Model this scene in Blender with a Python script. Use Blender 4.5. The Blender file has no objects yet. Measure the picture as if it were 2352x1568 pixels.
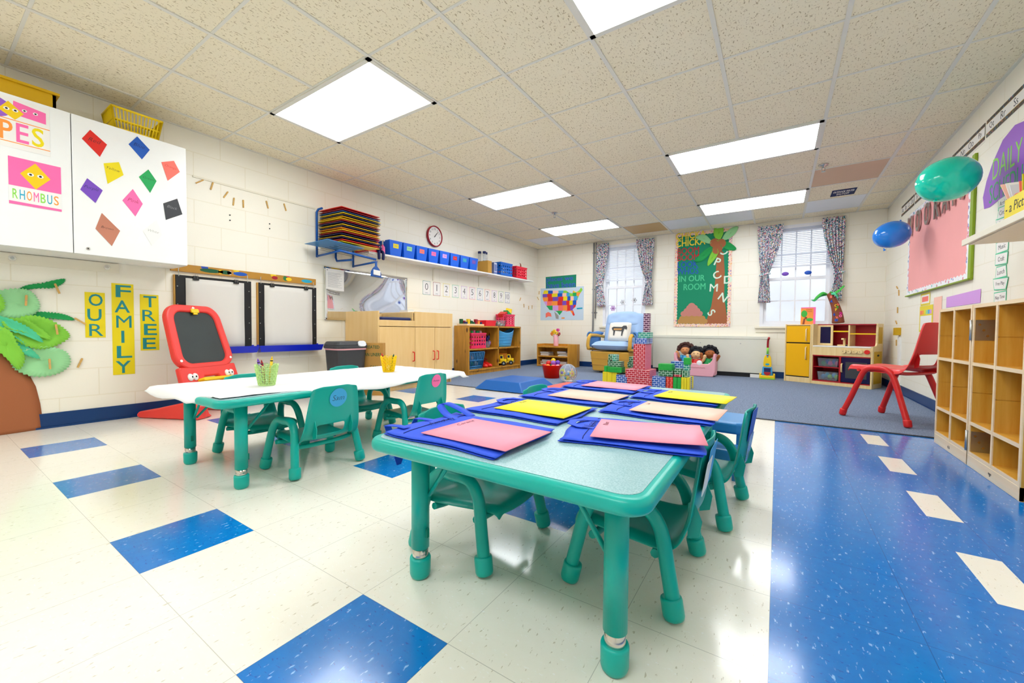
import bpy, bmesh, math, random
from mathutils import Matrix, Vector
SC = bpy.context.scene
COL = SC.collection
R = math.radians
PI = math.pi
random.seed(7)

# ------------------------------------------------------------------ camera, sky, exposure
LX, RX, BY, FY, CZ = -4.25, 1.22, 7.40, -1.95, 2.41      # room planes: left, right, back, front walls, ceiling
cam = bpy.data.objects.new('camera', bpy.data.cameras.new('camera'))
COL.objects.link(cam)
cam.data.sensor_width = 36.0
cam.data.lens = 14.145
cam.data.clip_start = 0.02
cam.matrix_world = Matrix(((0.83479675, -0.02307569, 0.55007444, 0.0),
                           (0.55049286, 0.01958771, -0.83461005, 0.0),
                           (0.0084845, 0.99954181, 0.02905476, 0.7162),
                           (0, 0, 0, 1)))
SC.camera = cam
SC.view_settings.view_transform = 'Standard'
SC.view_settings.look = 'None'
SC.view_settings.gamma = 1.0
SC.view_settings.use_curve_mapping = False
SC.view_settings.exposure = 0.6
LAMP_POWER = 9.0          # emission strength of the ceiling light diffusers
SKY_POWER = 1.05
W = bpy.data.worlds.new('sky')
SC.world = W
W.use_nodes = True
_n = W.node_tree.nodes
_bg = _n['Background']
_tc = _n.new('ShaderNodeTexCoord'); _sp = _n.new('ShaderNodeSeparateXYZ'); _cr = _n.new('ShaderNodeValToRGB')
W.node_tree.links.new(_tc.outputs['Generated'], _sp.inputs[0])
W.node_tree.links.new(_sp.outputs['Z'], _cr.inputs[0])
_ns = _n.new('ShaderNodeTexNoise'); _ns.inputs['Scale'].default_value = 9.0; _ns.inputs['Detail'].default_value = 5.0
_mr = _n.new('ShaderNodeMapRange'); _mr.inputs[3].default_value = 0.62; _mr.inputs[4].default_value = 1.15      # pale winter trees and sky outside
_mx = _n.new('ShaderNodeVectorMath'); _mx.operation = 'SCALE'
W.node_tree.links.new(_tc.outputs['Generated'], _ns.inputs['Vector']); W.node_tree.links.new(_ns.outputs['Fac'], _mr.inputs[0])
W.node_tree.links.new(_cr.outputs[0], _mx.inputs[0]); W.node_tree.links.new(_mr.outputs[0], _mx.inputs[3])
W.node_tree.links.new(_mx.outputs[0], _bg.inputs[0])
_cr.color_ramp.elements[0].color = (0.62, 0.66, 0.74, 1); _cr.color_ramp.elements[0].position = 0.0
_cr.color_ramp.elements[1].color = (0.86, 0.93, 1.0, 1); _cr.color_ramp.elements[1].position = 0.35
_bg.inputs[1].default_value = SKY_POWER

# ------------------------------------------------------------------ materials
def lin(h):
    h = h.lstrip('#')
    c = [int(h[i:i + 2], 16) / 255 for i in (0, 2, 4)]
    return tuple((x / 12.92 if x <= 0.04045 else ((x + 0.055) / 1.055) ** 2.4) for x in c) + (1.0,)

class NT:
    def __init__(s, m):
        m.use_nodes = True
        s.t = m.node_tree; s.b = s.t.nodes['Principled BSDF']; s.out = s.t.nodes['Material Output']
    def n(s, kind, **kw):
        d = s.t.nodes.new('ShaderNode' + kind)
        for k, v in kw.items():
            if k in d.inputs.keys(): d.inputs[k].default_value = v
            else: setattr(d, k, v)
        return d
    def l(s, a, b): s.t.links.new(a, b)
    def co(s, kind='Object', scale=(1, 1, 1), rot=(0, 0, 0), loc=(0, 0, 0)):
        c = s.n('TexCoord'); m = s.n('Mapping')
        m.inputs['Scale'].default_value = scale; m.inputs['Rotation'].default_value = rot; m.inputs['Location'].default_value = loc
        s.l(c.outputs[kind], m.inputs[0]); return m.outputs[0]
    def noise(s, co, scale, detail=3.0, rough=.55):
        d = s.n('TexNoise', Scale=scale, Detail=detail, Roughness=rough); s.l(co, d.inputs['Vector']); return d.outputs['Fac']
    def ramp(s, fac, *st):
        d = s.n('ValToRGB'); e = d.color_ramp.elements
        while len(e) < len(st): e.new(.5)
        for i, (p, c) in enumerate(st): e[i].position = p; e[i].color = lin(c) if isinstance(c, str) else c
        s.l(fac, d.inputs[0]); return d.outputs[0]
    def mix(s, fac, a, b, blend='MIX'):
        d = s.n('Mix', data_type='RGBA', blend_type=blend)
        for k, v in ((0, fac), (6, a), (7, b)):
            if hasattr(v, 'node'): s.l(v, d.inputs[k])
            else: d.inputs[k].default_value = lin(v) if isinstance(v, str) else v
        return d.outputs[2]
    def bump(s, h, strength=.2, dist=.002):
        d = s.n('Bump', Strength=strength, Distance=dist); s.l(h, d.inputs['Height']); s.l(d.outputs[0], s.b.inputs['Normal'])
    def base(s, c):
        if hasattr(c, 'node'): s.l(c, s.b.inputs['Base Color'])
        else: s.b.inputs['Base Color'].default_value = lin(c)

MATS = {}
def plain(name, c, r=.5, m=0., spec=.5, coat=0., tr=0., em=0., var=.05, vs=9., alpha=1., ior=1.45, bump=0.):
    M = bpy.data.materials.new(name); t = NT(M); b = t.b
    col = lin(c)
    if var and not tr:
        dark = tuple(x * (1 - var) for x in col[:3]) + (1.,)
        t.base(t.mix(t.noise(t.co(), vs), dark, col))
    else: t.base(c)
    b.inputs['Roughness'].default_value = r; b.inputs['Metallic'].default_value = m
    b.inputs['Specular IOR Level'].default_value = spec; b.inputs['Coat Weight'].default_value = coat
    b.inputs['Transmission Weight'].default_value = tr; b.inputs['IOR'].default_value = ior
    b.inputs['Alpha'].default_value = alpha
    if em: b.inputs['Emission Color'].default_value = col; b.inputs['Emission Strength'].default_value = em
    if bump: t.bump(t.noise(t.co(), 60., 4.), bump, .002)
    MATS[name] = M
    return M

def wood(name, a, b, r=.4, axis=2, scale=1., knots=0):
    M = bpy.data.materials.new(name); t = NT(M)
    sc = [14 * scale] * 3; sc[axis] = 1.1 * scale
    g = t.noise(t.co('Object', sc), 2.2, 6., .62)
    c = t.ramp(g, (.3, a), (.7, b))
    if knots:
        k = t.n('TexVoronoi', Scale=1.0); k.inputs['Randomness'].default_value = 1.
        s2 = [9, 9, 9]; s2[axis] = 4
        t.l(t.co('Object', s2), k.inputs['Vector'])
        c = t.mix(t.ramp(k.outputs['Distance'], (.10, (1, 1, 1, 1)), (.2, (0, 0, 0, 1))), c, knots)
    t.base(c); t.b.inputs['Roughness'].default_value = r
    t.bump(g, .05, .001)
    MATS[name] = M

for nm, kw in {
    'teal': dict(c='#06B2A4', r=.32, spec=.5), 'teal_dark': dict(c='#00806C', r=.4), 'teal_seat': dict(c='#04A698', r=.34),
    'chrome': dict(c='#D9D6CF', r=.18, m=1., var=.25, vs=40), 'steel': dict(c='#B9BBB8', r=.35, m=1.), 'black': dict(c='#17181A', r=.45),
    'graphite': dict(c='#3A3C40', r=.5), 'white': dict(c='#F4F3EE', r=.45), 'white_lam': dict(c='#F6F7F5', r=.25), 'paper': dict(c='#F3F0EA', r=.6, var=.03),
    'pad_paper': dict(c='#E4E0D8', r=.8, var=.06, vs=3), 'cloth': dict(c='#F5F5F6', r=.45, var=.04, vs=14), 'cream_paint': dict(c='#EFE9D4', r=.5),
    'bag_blue': dict(c='#1C50DC', r=.62, bump=.25), 'bag_stitch': dict(c='#10206E', r=.7), 'paper_pink': dict(c='#FF9DB2', r=.55, var=.02), 'paper_peach': dict(c='#FFC9B4', r=.55, var=.02),
    'paper_yellow': dict(c='#FFEA1C', r=.55, var=.02), 'red': dict(c='#E0261E', r=.35), 'red_chair': dict(c='#DA2626', r=.32), 'red_easel': dict(c='#F04038', r=.38),
    'crimson': dict(c='#A81628', r=.4), 'pink_crate': dict(c='#F0305E', r=.35), 'red_crate': dict(c='#E61638', r=.35), 'blue_crate': dict(c='#0C66C8', r=.35), 'navy': dict(c='#12205E', r=.4),
    'blue_bin': dict(c='#0A64E2', r=.4), 'blue_rack': dict(c='#1056A8', r=.35), 'blue_tub': dict(c='#4FA8DE', r=.4), 'blue_basket': dict(c='#2F78AE', r=.45),
    'blue_tray': dict(c='#1026C4', r=.3), 'blue_stool': dict(c='#2E86C8', r=.35), 'blue_mat': dict(c='#1462B4', r=.42), 'red_mat': dict(c='#E8645A', r=.45), 'balloon_blue': dict(c='#1C88F0', r=.12, coat=.4, var=.02),
    'balloon_teal': dict(c='#00DABC', r=.12, coat=.4, var=.02), 'yellow': dict(c='#F8CE12', r=.4), 'yellow_basket': dict(c='#FFDB0E', r=.4), 'yellow_truck': dict(c='#FFD600', r=.3), 'orange_truck': dict(c='#F09010', r=.35),
    'kitchen_yellow': dict(c='#F6B800', r=.35), 'kitchen_navy': dict(c='#0E0C40', r=.2), 'kitchen_red': dict(c='#B4141E', r=.4), 'gold': dict(c='#D2A400', r=.4),
    'orange': dict(c='#FF9A3C', r=.5), 'magenta': dict(c='#E8209A', r=.45), 'purple': dict(c='#7A4CC0', r=.5), 'violet': dict(c='#9A5CC8', r=.5), 'lilac': dict(c='#D8A0E8', r=.5), 'pink': dict(c='#FF6FB0', r=.4), 'pale_pink': dict(c='#F6B4BE', r=.45),
    'green': dict(c='#19A858', r=.5), 'lime': dict(c='#8ED83C', r=.5), 'grass': dict(c='#3CB43C', r=.6), 'leaf_light': dict(c='#9CDC9C', r=.7), 'leaf_lime': dict(c='#86D040', r=.7), 'leaf_green': dict(c='#16A050', r=.7), 'leaf_mint': dict(c='#50CC98', r=.7),
    'dark_green': dict(c='#0E5A34', r=.5), 'clay': dict(c='#C47E64', r=.4), 'slate_print': dict(c='#6A7CB4', r=.4), 'brown': dict(c='#8E4A30', r=.7), 'trunk_paper': dict(c='#A8643C', r=.75), 'tan': dict(c='#C09050', r=.7), 'rose_tan': dict(c='#C88478', r=.7), 'kraft': dict(c='#C8963C', r=.7), 'cardboard': dict(c='#B98A44', r=.8),
    'sky_blue': dict(c='#3FA8E0', r=.5), 'blue': dict(c='#1458C8', r=.4), 'cyan': dict(c='#20A8C8', r=.45), 'teal_letter': dict(c='#1C8C90', r=.5), 'banner_yellow': dict(c='#F2DC08', r=.45), 'denim': dict(c='#A8C6EC', r=.85, bump=.3), 'denim_dark': dict(c='#5C90CC', r=.85, bump=.3),
    'linen': dict(c='#EFE8DA', r=.9, bump=.3), 'ink': dict(c='#26262A', r=.6), 'grey_ink': dict(c='#8C9098', r=.6), 'sign_navy': dict(c='#0A1E54', r=.6, spec=.2), 'board_green': dict(c='#0A8A62', r=.75), 'sign_green': dict(c='#0E8A68', r=.7),
    'letter_blue': dict(c='#1858B8', r=.6), 'letter_red': dict(c='#C01828', r=.6), 'letter_yellow': dict(c='#F8E040', r=.6), 'letter_mint': dict(c='#48C890', r=.6), 'letter_pale': dict(c='#D8F0DC', r=.6), 'silver': dict(c='#B8B0AC', r=.22, m=.9),
    'frame_green': dict(c='#8CA81C', r=.5), 'board_pink': dict(c='#FFB0AC', r=.7, var=.10, vs=3), 'heater': dict(c='#E2E2D2', r=.5), 'skin_tan': dict(c='#D8925C', r=.7), 'skin_fair': dict(c='#F0C690', r=.7), 'skin_brown': dict(c='#A8602C', r=.7), 'hair_brown': dict(c='#4A2A22', r=.8, bump=.5), 'hair_black': dict(c='#16161C', r=.7, bump=.5),
    'baseboard': dict(c='#0C3A74', r=.3, var=.15), 'aqua_letter': dict(c='#3A56C8', r=.6), 'clip_wood': dict(c='#D8AC60', r=.7), 'chalkboard': dict(c='#3C4444', r=.55, var=.3, vs=6), 'map_sea': dict(c='#C8DCEC', r=.4), 'grey': dict(c='#9A9A98', r=.5), 'card_grey': dict(c='#DCDFE4', r=.4),
    'lime_print': dict(c='#8CDC4C', r=.5), 'salmon': dict(c='#FF7868', r=.5), 'ceil_white': dict(c='#E8ECF0', r=.6), 'ceil_amber': dict(c='#C8A468', r=.5), 'ceil_peach': dict(c='#DCBFA0', r=.8), 'tee': dict(c='#E6E4D8', r=.45), 'bin_red': dict(c='#F01C34', r=.35), 'cup_green': dict(c='#D0F0A0', r=.45), 'rocker_wood': dict(c='#E2AE44', r=.35, var=.12), 'window_white': dict(c='#F2F4F8', r=.4), 'blind': dict(c='#E8EDF6', r=.5), 'daisy': dict(c='#F8F6F0', r=.5),
}.items(): plain(nm, **kw)
plain('lamp', '#F6FAFF', em=LAMP_POWER, var=0)
plain('glass', '#FFFFFF', r=.02, tr=1., var=0, ior=1.08)
plain('clear_plastic', '#EEF2F6', r=.12, tr=.85, var=0, ior=1.15)
plain('clear_bin', '#E4EEF4', r=.1, tr=.88, var=0, ior=1.15)
plain('red_clear', '#FF2A10', r=.2, tr=.6, var=0, ior=1.2)
wood('birch', '#E6BF7E', '#EDCB8E', .38, 2, .6); wood('maple', '#D4962E', '#E4B04C', .3, 2); wood('maple_light', '#EED0A0', '#F6DEB8', .32, 1)
wood('pine', '#B07A22', '#D89A36', .42, 2, 1., '#5A300C'); wood('kitchen_wood', '#E6C684', '#F2DAA4', .35, 2); wood('shelf_oak', '#C0801C', '#D89C38', .4, 2)
wood('easel_wood', '#B9842E', '#D4A24A', .5, 1)

def m_wall():
    M = bpy.data.materials.new('block_wall'); t = NT(M); c = t.co('UV')
    br = t.n('TexBrick', Scale=1.0); t.l(c, br.inputs['Vector'])
    br.inputs['Brick Width'].default_value = .405; br.inputs['Row Height'].default_value = .2025
    br.inputs['Mortar Size'].default_value = .004; br.inputs['Mortar Smooth'].default_value = .6
    n = t.noise(c, 90., 4.)
    v = t.mix(t.noise(c, 1.2), '#F6F1DF', '#F8F4E6')
    t.base(t.mix(br.outputs['Fac'], v, '#EEE7D0')); t.b.inputs['Roughness'].default_value = .42
    a = t.n('Math', operation='MULTIPLY_ADD'); t.l(br.outputs['Fac'], a.inputs[0]); a.inputs[1].default_value = -1.0; t.l(n, a.inputs[2])
    t.bump(a.outputs[0], .18, .002); MATS['block_wall'] = M
m_wall()
def m_tile(name, base, hi, fleck, lo, thr, scale):
    M = bpy.data.materials.new(name); t = NT(M); c = t.co('Object')
    cs = t.co('Object', (1, .35, 1), (0, 0, .5)); cs2 = t.co('Object', (.4, 1, 1), (0, 0, -.3))
    f1 = t.ramp(t.noise(cs, scale, 2.), (thr, (0, 0, 0, 1)), (thr + .05, (1, 1, 1, 1)))
    f2 = t.ramp(t.noise(cs2, scale * 1.3, 2.), (thr, (0, 0, 0, 1)), (thr + .05, (1, 1, 1, 1)))
    v = t.mix(t.noise(c, 30., 5.), base, hi)
    v = t.mix(f1, v, fleck); v = t.mix(f2, v, lo)
    br = t.n('TexBrick', Scale=1.0, offset=0.0); t.l(t.co('Object', loc=(0, -.366, 0)), br.inputs['Vector'])
    br.inputs['Brick Width'].default_value = .3055; br.inputs['Row Height'].default_value = .3055
    br.inputs['Mortar Size'].default_value = .0009; br.inputs['Mortar Smooth'].default_value = .1
    v = t.mix(br.outputs['Fac'], v, tuple(x * .66 for x in lin(base)[:3]) + (1,))
    t.base(v); t.b.inputs['Roughness'].default_value = .16
    t.b.inputs['Coat Weight'].default_value = .12; t.b.inputs['Coat Roughness'].default_value = .08
    t.bump(t.noise(c, 14., 3.), .05, .002); MATS[name] = M
m_tile('tile_beige', '#F0EBDB', '#F4F0E4', '#CFC6B0', '#F8F6F0', .655, 120.)
m_tile('tile_blue', '#006CBE', '#0A80D2', '#86BCEC', '#0A56A8', .645, 110.)
def m_ceil():
    M = bpy.data.materials.new('ceiling_tile'); t = NT(M)
    a = t.co('Object', (1, .35, 1), (0, 0, .3)); b = t.co('Object', (.35, 1, 1), (0, 0, .2))
    f1 = t.ramp(t.noise(a, 110., 2., .6), (.61, (0, 0, 0, 1)), (.66, (1, 1, 1, 1)))
    f2 = t.ramp(t.noise(b, 100., 2., .6), (.63, (0, 0, 0, 1)), (.68, (1, 1, 1, 1)))
    v = t.mix(t.noise(t.co(), 2.), '#F0E6C8', '#F5ECD2')
    v = t.mix(f1, v, '#BCAC88'); v = t.mix(f2, v, '#CCBE9C')
    t.base(v); t.b.inputs['Roughness'].default_value = .95
    MATS['ceiling_tile'] = M
m_ceil()
def m_carpet():
    M = bpy.data.materials.new('carpet'); t = NT(M); c = t.co()
    n = t.noise(c, 110., 4., .8)
    v = t.mix(t.ramp(n, (.35, (0, 0, 0, 1)), (.65, (1, 1, 1, 1))), '#465268', '#92A2BC')
    t.base(v); t.b.inputs['Roughness'].default_value = .95; t.bump(n, .7, .004); MATS['carpet'] = M
m_carpet()
def m_lam():
    M = bpy.data.materials.new('laminate'); t = NT(M)
    t.base(t.mix(t.ramp(t.noise(t.co(), 260., 3., .7), (.4, (0, 0, 0, 1)), (.6, (1, 1, 1, 1))), '#86B2B6', '#A8CACC'))
    t.b.inputs['Roughness'].default_value = .3; MATS['laminate'] = M
m_lam()
def m_curtain():
    M = bpy.data.materials.new('curtain_print'); t = NT(M); c = t.co('UV')
    w = t.n('TexVoronoi', Scale=95.); t.l(c, w.inputs['Vector'])
    h = t.n('SeparateColor'); t.l(w.outputs['Color'], h.inputs[0])
    col = t.ramp(h.outputs[0], (0., '#F4F2F6'), (.40, '#F0F0F4'), (.46, '#2A3E7C'), (.56, '#1A7A90'), (.66, '#E4608A'), (.76, '#34B0B4'), (.86, '#2A3260'), (.93, '#F0C458'))
    for e in t.t.nodes:
        if e.bl_idname == 'ShaderNodeValToRGB': e.color_ramp.interpolation = 'CONSTANT'
    t.base(col); t.b.inputs['Roughness'].default_value = .9; MATS['curtain_print'] = M
m_curtain()
def m_brick(name, brick, mortar, b2=None, dots=False):
    M = bpy.data.materials.new(name); t = NT(M); c = t.co('UV')
    if dots:
        w = t.n('TexVoronoi', Scale=70.); w.inputs['Randomness'].default_value = .2; t.l(c, w.inputs['Vector'])
        t.base(t.mix(t.ramp(w.outputs['Distance'], (.16, (1, 1, 1, 1)), (.22, (0, 0, 0, 1))), brick, mortar))
    else:
        br = t.n('TexBrick', Scale=1.0); t.l(c, br.inputs['Vector'])
        br.inputs['Brick Width'].default_value = .052; br.inputs['Row Height'].default_value = .025
        br.inputs['Mortar Size'].default_value = .0028; br.inputs['Mortar Smooth'].default_value = .0
        t.base(t.mix(br.outputs['Fac'], t.mix(t.noise(t.co(), 40.), brick, b2 or brick), mortar))
    t.b.inputs['Roughness'].default_value = .4; MATS[name] = M
m_brick('brick_red', '#C01426', '#F8C4C8'); m_brick('brick_blue', '#1654B4', '#D8E8FA'); m_brick('brick_green', '#0C6436', '#CDEBD4'); m_brick('brick_teal', '#14947C', '#D4F4E4')
m_brick('brick_purple', '#5A2A50', '#E8CCDA'); m_brick('block_green', '#12A83A', '#50D070', dots=True); m_brick('block_yellow', '#F4E012', '#FFF470', dots=True); m_brick('brick_orange', '#E42C14', '#F89880'); m_brick('dots_pink', '#D85C80', '#F8C8D4', dots=True)
def m_border(name, ground, cols, scale):
    M = bpy.data.materials.new(name); t = NT(M); w = t.n('TexVoronoi', Scale=scale); t.l(t.co('UV'), w.inputs['Vector'])
    h = t.n('SeparateColor'); t.l(w.outputs['Color'], h.inputs[0])
    k = len(cols)
    c = t.ramp(h.outputs[0], *[(i / k, x) for i, x in enumerate(cols)])
    for e in t.t.nodes:
        if e.bl_idname == 'ShaderNodeValToRGB': e.color_ramp.interpolation = 'CONSTANT'
    t.base(t.mix(t.ramp(w.outputs['Distance'], (.35, (0, 0, 0, 1)), (.42, (1, 1, 1, 1))), c, ground)); t.b.inputs['Roughness'].default_value = .6; MATS[name] = M
m_border('border_floral', '#F6D6C2', ['#F2A86C', '#D86A88', '#F4D264', '#9A86C4', '#FBE6D8'], 42.)
m_border('border_white', '#F4F4F8', ['#F4F4F8', '#6C88C8', '#F4F4F8', '#E08C9C', '#7CC0C0'], 26.)
m_border('strip_print', '#4A4034', ['#6C7A50', '#8C6440', '#4A7088', '#A06078'], 46.)
m_border('paint_blobs', '#B98428', ['#B98428', '#2A7A3C', '#B98428', '#C83030', '#B98428', '#E8C818', '#2048B0'], 12.)
m_border('marble_print', '#C8CCDA', ['#DDE4F0', '#B04060', '#E8D8B0', '#6080B0'], 60.)
def m_mirror():
    M = bpy.data.materials.new('mirror'); t = NT(M); t.base('#E8EAEE'); t.b.inputs['Metallic'].default_value = 1.; t.b.inputs['Roughness'].default_value = .03
    MATS['mirror'] = M
m_mirror()
# ------------------------------------------------------------------ mesh builder
TXT = {}
def text_geo(s, off=0., shear=0.):
    k = (s, off, shear)
    if k in TXT: return TXT[k]
    cu = bpy.data.curves.new('lettering', 'FONT'); cu.body = s; cu.offset = off; cu.shear = shear; cu.resolution_u = 3; cu.extrude = .01
    o = bpy.data.objects.new('lettering', cu); COL.objects.link(o)
    dg = bpy.context.evaluated_depsgraph_get(); dg.update()
    me = bpy.data.meshes.new_from_object(o.evaluated_get(dg))
    v = [tuple(p.co) for p in me.vertices]; f = [tuple(p.vertices) for p in me.polygons]
    bpy.data.objects.remove(o); bpy.data.curves.remove(cu); bpy.data.meshes.remove(me)
    xs = [p[0] for p in v]; ys = [p[1] for p in v]
    TXT[k] = (v, f, min(xs), max(xs), min(ys), max(ys))
    return TXT[k]

def rrect(x0, x1, y0, y1, r, n=5):
    r = min(r, (x1 - x0) / 2 - 1e-5, (y1 - y0) / 2 - 1e-5)
    out = []
    for cx, cy, a in ((x1 - r, y1 - r, 0), (x0 + r, y1 - r, 90), (x0 + r, y0 + r, 180), (x1 - r, y0 + r, 270)):
        for i in range(n + 1):
            t = R(a + 90 * i / n); out.append((cx + r * math.cos(t), cy + r * math.sin(t)))
    return out
def ell(cx, cy, rx, ry=None, n=24, a0=0., a1=360.):
    ry = rx if ry is None else ry
    full = abs(a1 - a0) >= 359.9
    return [(cx + rx * math.cos(R(a0 + (a1 - a0) * i / (n if full else n - 1))), cy + ry * math.sin(R(a0 + (a1 - a0) * i / (n if full else n - 1)))) for i in range(n)]
def arc(pts, n=8):
    """round polyline through control points (Catmull-Rom)"""
    P = [Vector(p) for p in pts]; P = [P[0] * 2 - P[1]] + P + [P[-1] * 2 - P[-2]]
    out = []
    for i in range(1, len(P) - 2):
        for k in range(n):
            t = k / n; a, b, c, d = P[i - 1], P[i], P[i + 1], P[i + 2]
            out.append(.5 * ((2 * b) + (c - a) * t + (2 * a - 5 * b + 4 * c - d) * t * t + (3 * b - a - 3 * c + d) * t ** 3))
    out.append(P[-2]); return out

class MB:
    def __init__(s, mat='white', M=None):
        s.v = []; s.f = []; s.mi = []; s.sm = []; s.names = [mat]; s.cur = 0; s.M = M or Matrix(); s.smooth = False
    def mat(s, n):
        if n not in s.names: s.names.append(n)
        s.cur = s.names.index(n); return s
    def add(s, v, f, smooth=None):
        o = len(s.v); s.v += [s.M @ Vector(p) for p in v]
        s.f += [tuple(i + o for i in q) for q in f]; s.mi += [s.cur] * len(f); s.sm += [s.smooth if smooth is None else smooth] * len(f)
        return s
    def box(s, x0, x1, y0, y1, z0, z1):
        v = [(x, y, z) for z in (z0, z1) for y in (y0, y1) for x in (x0, x1)]
        return s.add(v, [(0, 2, 3, 1), (4, 5, 7, 6), (0, 1, 5, 4), (2, 6, 7, 3), (0, 4, 6, 2), (1, 3, 7, 5)], False)
    def cbox(s, cx, cy, cz, sx, sy, sz): return s.box(cx - sx / 2, cx + sx / 2, cy - sy / 2, cy + sy / 2, cz - sz / 2, cz + sz / 2)
    def prism(s, pts, z0, z1, scale=1., smooth=False):
        a = sum(pts[i][0] * pts[(i + 1) % len(pts)][1] - pts[(i + 1) % len(pts)][0] * pts[i][1] for i in range(len(pts)))
        if a < 0: pts = pts[::-1]
        n = len(pts); cx = sum(p[0] for p in pts) / n; cy = sum(p[1] for p in pts) / n
        v = [(x, y, z0) for x, y in pts] + [(cx + (x - cx) * scale, cy + (y - cy) * scale, z1) for x, y in pts]
        s.add(v, [tuple(range(n - 1, -1, -1)), tuple(range(n, 2 * n))], False)
        o = len(s.v) - 2 * n
        for i in range(n):
            j = (i + 1) % n; s.f.append((o + i, o + j, o + n + j, o + n + i)); s.mi.append(s.cur); s.sm.append(smooth)
        return s
    def sheet(s, pts, z=0., t=.0012): return s.prism(pts, z, z + t)
    def rbox(s, x0, x1, y0, y1, z0, z1, r, n=4): return s.prism(rrect(x0, x1, y0, y1, r, n), z0, z1)
    def tube(s, pts, r, n=10, closed=False, cap=True):
        P = [Vector(p) for p in pts]; m = len(P); rr = r if isinstance(r, (list, tuple)) else [r] * m
        T = []
        for i in range(m):
            a = P[(i - 1) % m] if (closed or i) else P[i]; b = P[(i + 1) % m] if (closed or i < m - 1) else P[i]
            T.append((b - a).normalized())
        u = T[0].orthogonal().normalized(); v = []
        for i in range(m):
            u = (u - T[i] * u.dot(T[i])).normalized(); w = T[i].cross(u)
            for k in range(n):
                a = 2 * PI * k / n; v.append(P[i] + (u * math.cos(a) + w * math.sin(a)) * rr[i])
        f = []
        for i in range(m if closed else m - 1):
            j = (i + 1) % m
            for k in range(n): f.append((i * n + k, i * n + (k + 1) % n, j * n + (k + 1) % n, j * n + k))
        s.add(v, f, True)
        if cap and not closed:
            o = len(s.v) - m * n
            for q in (tuple(range(o + n - 1, o - 1, -1)), tuple(range(o + (m - 1) * n, o + m * n))): s.f.append(q); s.mi.append(s.cur); s.sm.append(False)
        return s
    def cyl(s, a, b, r0, r1=None, n=20): return s.tube([a, b], [r0, r0 if r1 is None else r1], n)
    def lathe(s, prof, n=24, c=(0, 0, 0), sx=1., sy=1.):
        v = []; m = len(prof)
        for r, z in prof:
            for k in range(n): a = 2 * PI * k / n; v.append((c[0] + r * sx * math.cos(a), c[1] + r * sy * math.sin(a), c[2] + z))
        f = [(i * n + k, i * n + (k + 1) % n, (i + 1) * n + (k + 1) % n, (i + 1) * n + k) for i in range(m - 1) for k in range(n)]
        if prof[0][0] > 1e-4: f.append(tuple(range(n - 1, -1, -1)))
        if prof[-1][0] > 1e-4: f.append(tuple(range((m - 1) * n, m * n)))
        return s.add(v, f, True)
    def ball(s, c, rx, ry=None, rz=None, nu=16, nv=10):
        ry = rx if ry is None else ry; rz = rx if rz is None else rz
        v = [(c[0], c[1], c[2] - rz)]
        for j in range(1, nv):
            b = -PI / 2 + PI * j / nv
            v += [(c[0] + rx * math.cos(b) * math.cos(2 * PI * k / nu), c[1] + ry * math.cos(b) * math.sin(2 * PI * k / nu), c[2] + rz * math.sin(b)) for k in range(nu)]
        v.append((c[0], c[1], c[2] + rz)); L = len(v) - 1
        f = [(0, 1 + (k + 1) % nu, 1 + k) for k in range(nu)]
        for j in range(nv - 2):
            o = 1 + j * nu; f += [(o + k, o + (k + 1) % nu, o + nu + (k + 1) % nu, o + nu + k) for k in range(nu)]
        o = 1 + (nv - 2) * nu; f += [(o + k, o + (k + 1) % nu, L) for k in range(nu)]
        return s.add(v, f, True)
    def grid(s, fn, nu, nv, skip=None, cu=False, smooth=True):
        v = [fn(i / nu, j / nv) for i in range(nu + (0 if cu else 1)) for j in range(nv + 1)]; w = nv + 1; f = []
        for i in range(nu):
            for j in range(nv):
                if skip and skip(i, j): continue
                a = i * w + j; b = ((i + 1) % nu if cu else i + 1) * w + j; f.append((a, b, b + 1, a + 1))
        return s.add(v, f, smooth)
    def slab(s, x0, x1, y0, y1, r, z0, z1, e, k=5, n=8):
        rings = [(e * (1 - math.sin(PI / 2 * i / k)), z0 + e * (1 - math.cos(PI / 2 * i / k))) for i in range(k + 1)] + [(e * (1 - math.cos(PI / 2 * i / k)), z1 - e * (1 - math.sin(PI / 2 * i / k))) for i in range(k + 1)]
        P = [[(x, y, z) for x, y in rrect(x0 + i, x1 - i, y0 + i, y1 - i, max(.002, r - i), n)] for i, z in rings]; m = len(P[0])
        s.add(sum(P, []), [(a * m + j, a * m + (j + 1) % m, (a + 1) * m + (j + 1) % m, (a + 1) * m + j) for a in range(len(P) - 1) for j in range(m)], True)
        s.add(P[0], [tuple(range(m - 1, -1, -1))], False); return s.add(P[-1], [tuple(range(m))], False)
    def text(s, t, cx, cy, z, w=None, h=None, off=0., shear=0., rot=0., d=.001):
        if off > 0 and any(q in t for q in 'MW'):       # heavy strokes from shifted copies, offsetting these outlines folds them
            h2 = h or w * .5
            for k in (-1, 1, 0): s.text(t, cx + k * off * h2 * .9, cy, z + .00004 * (k + 1), w and w * (1 - off), h, 0., shear, rot, d)
            return s
        v, f, a, b, c, e = text_geo(t, off, shear)
        sx = w / (b - a) if w else None; sy = h / (e - c) if h else None
        sx = sx or sy; sy = sy or sx
        M0 = s.M; s.M = M0 @ Matrix.Translation((cx, cy, z)) @ Matrix.Rotation(rot, 4, 'Z')
        s.add([((p[0] - (a + b) / 2) * sx, (p[1] - (c + e) / 2) * sy, d * (p[2] + .01) / .02) for p in v], f, False); s.M = M0
        return s
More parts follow.
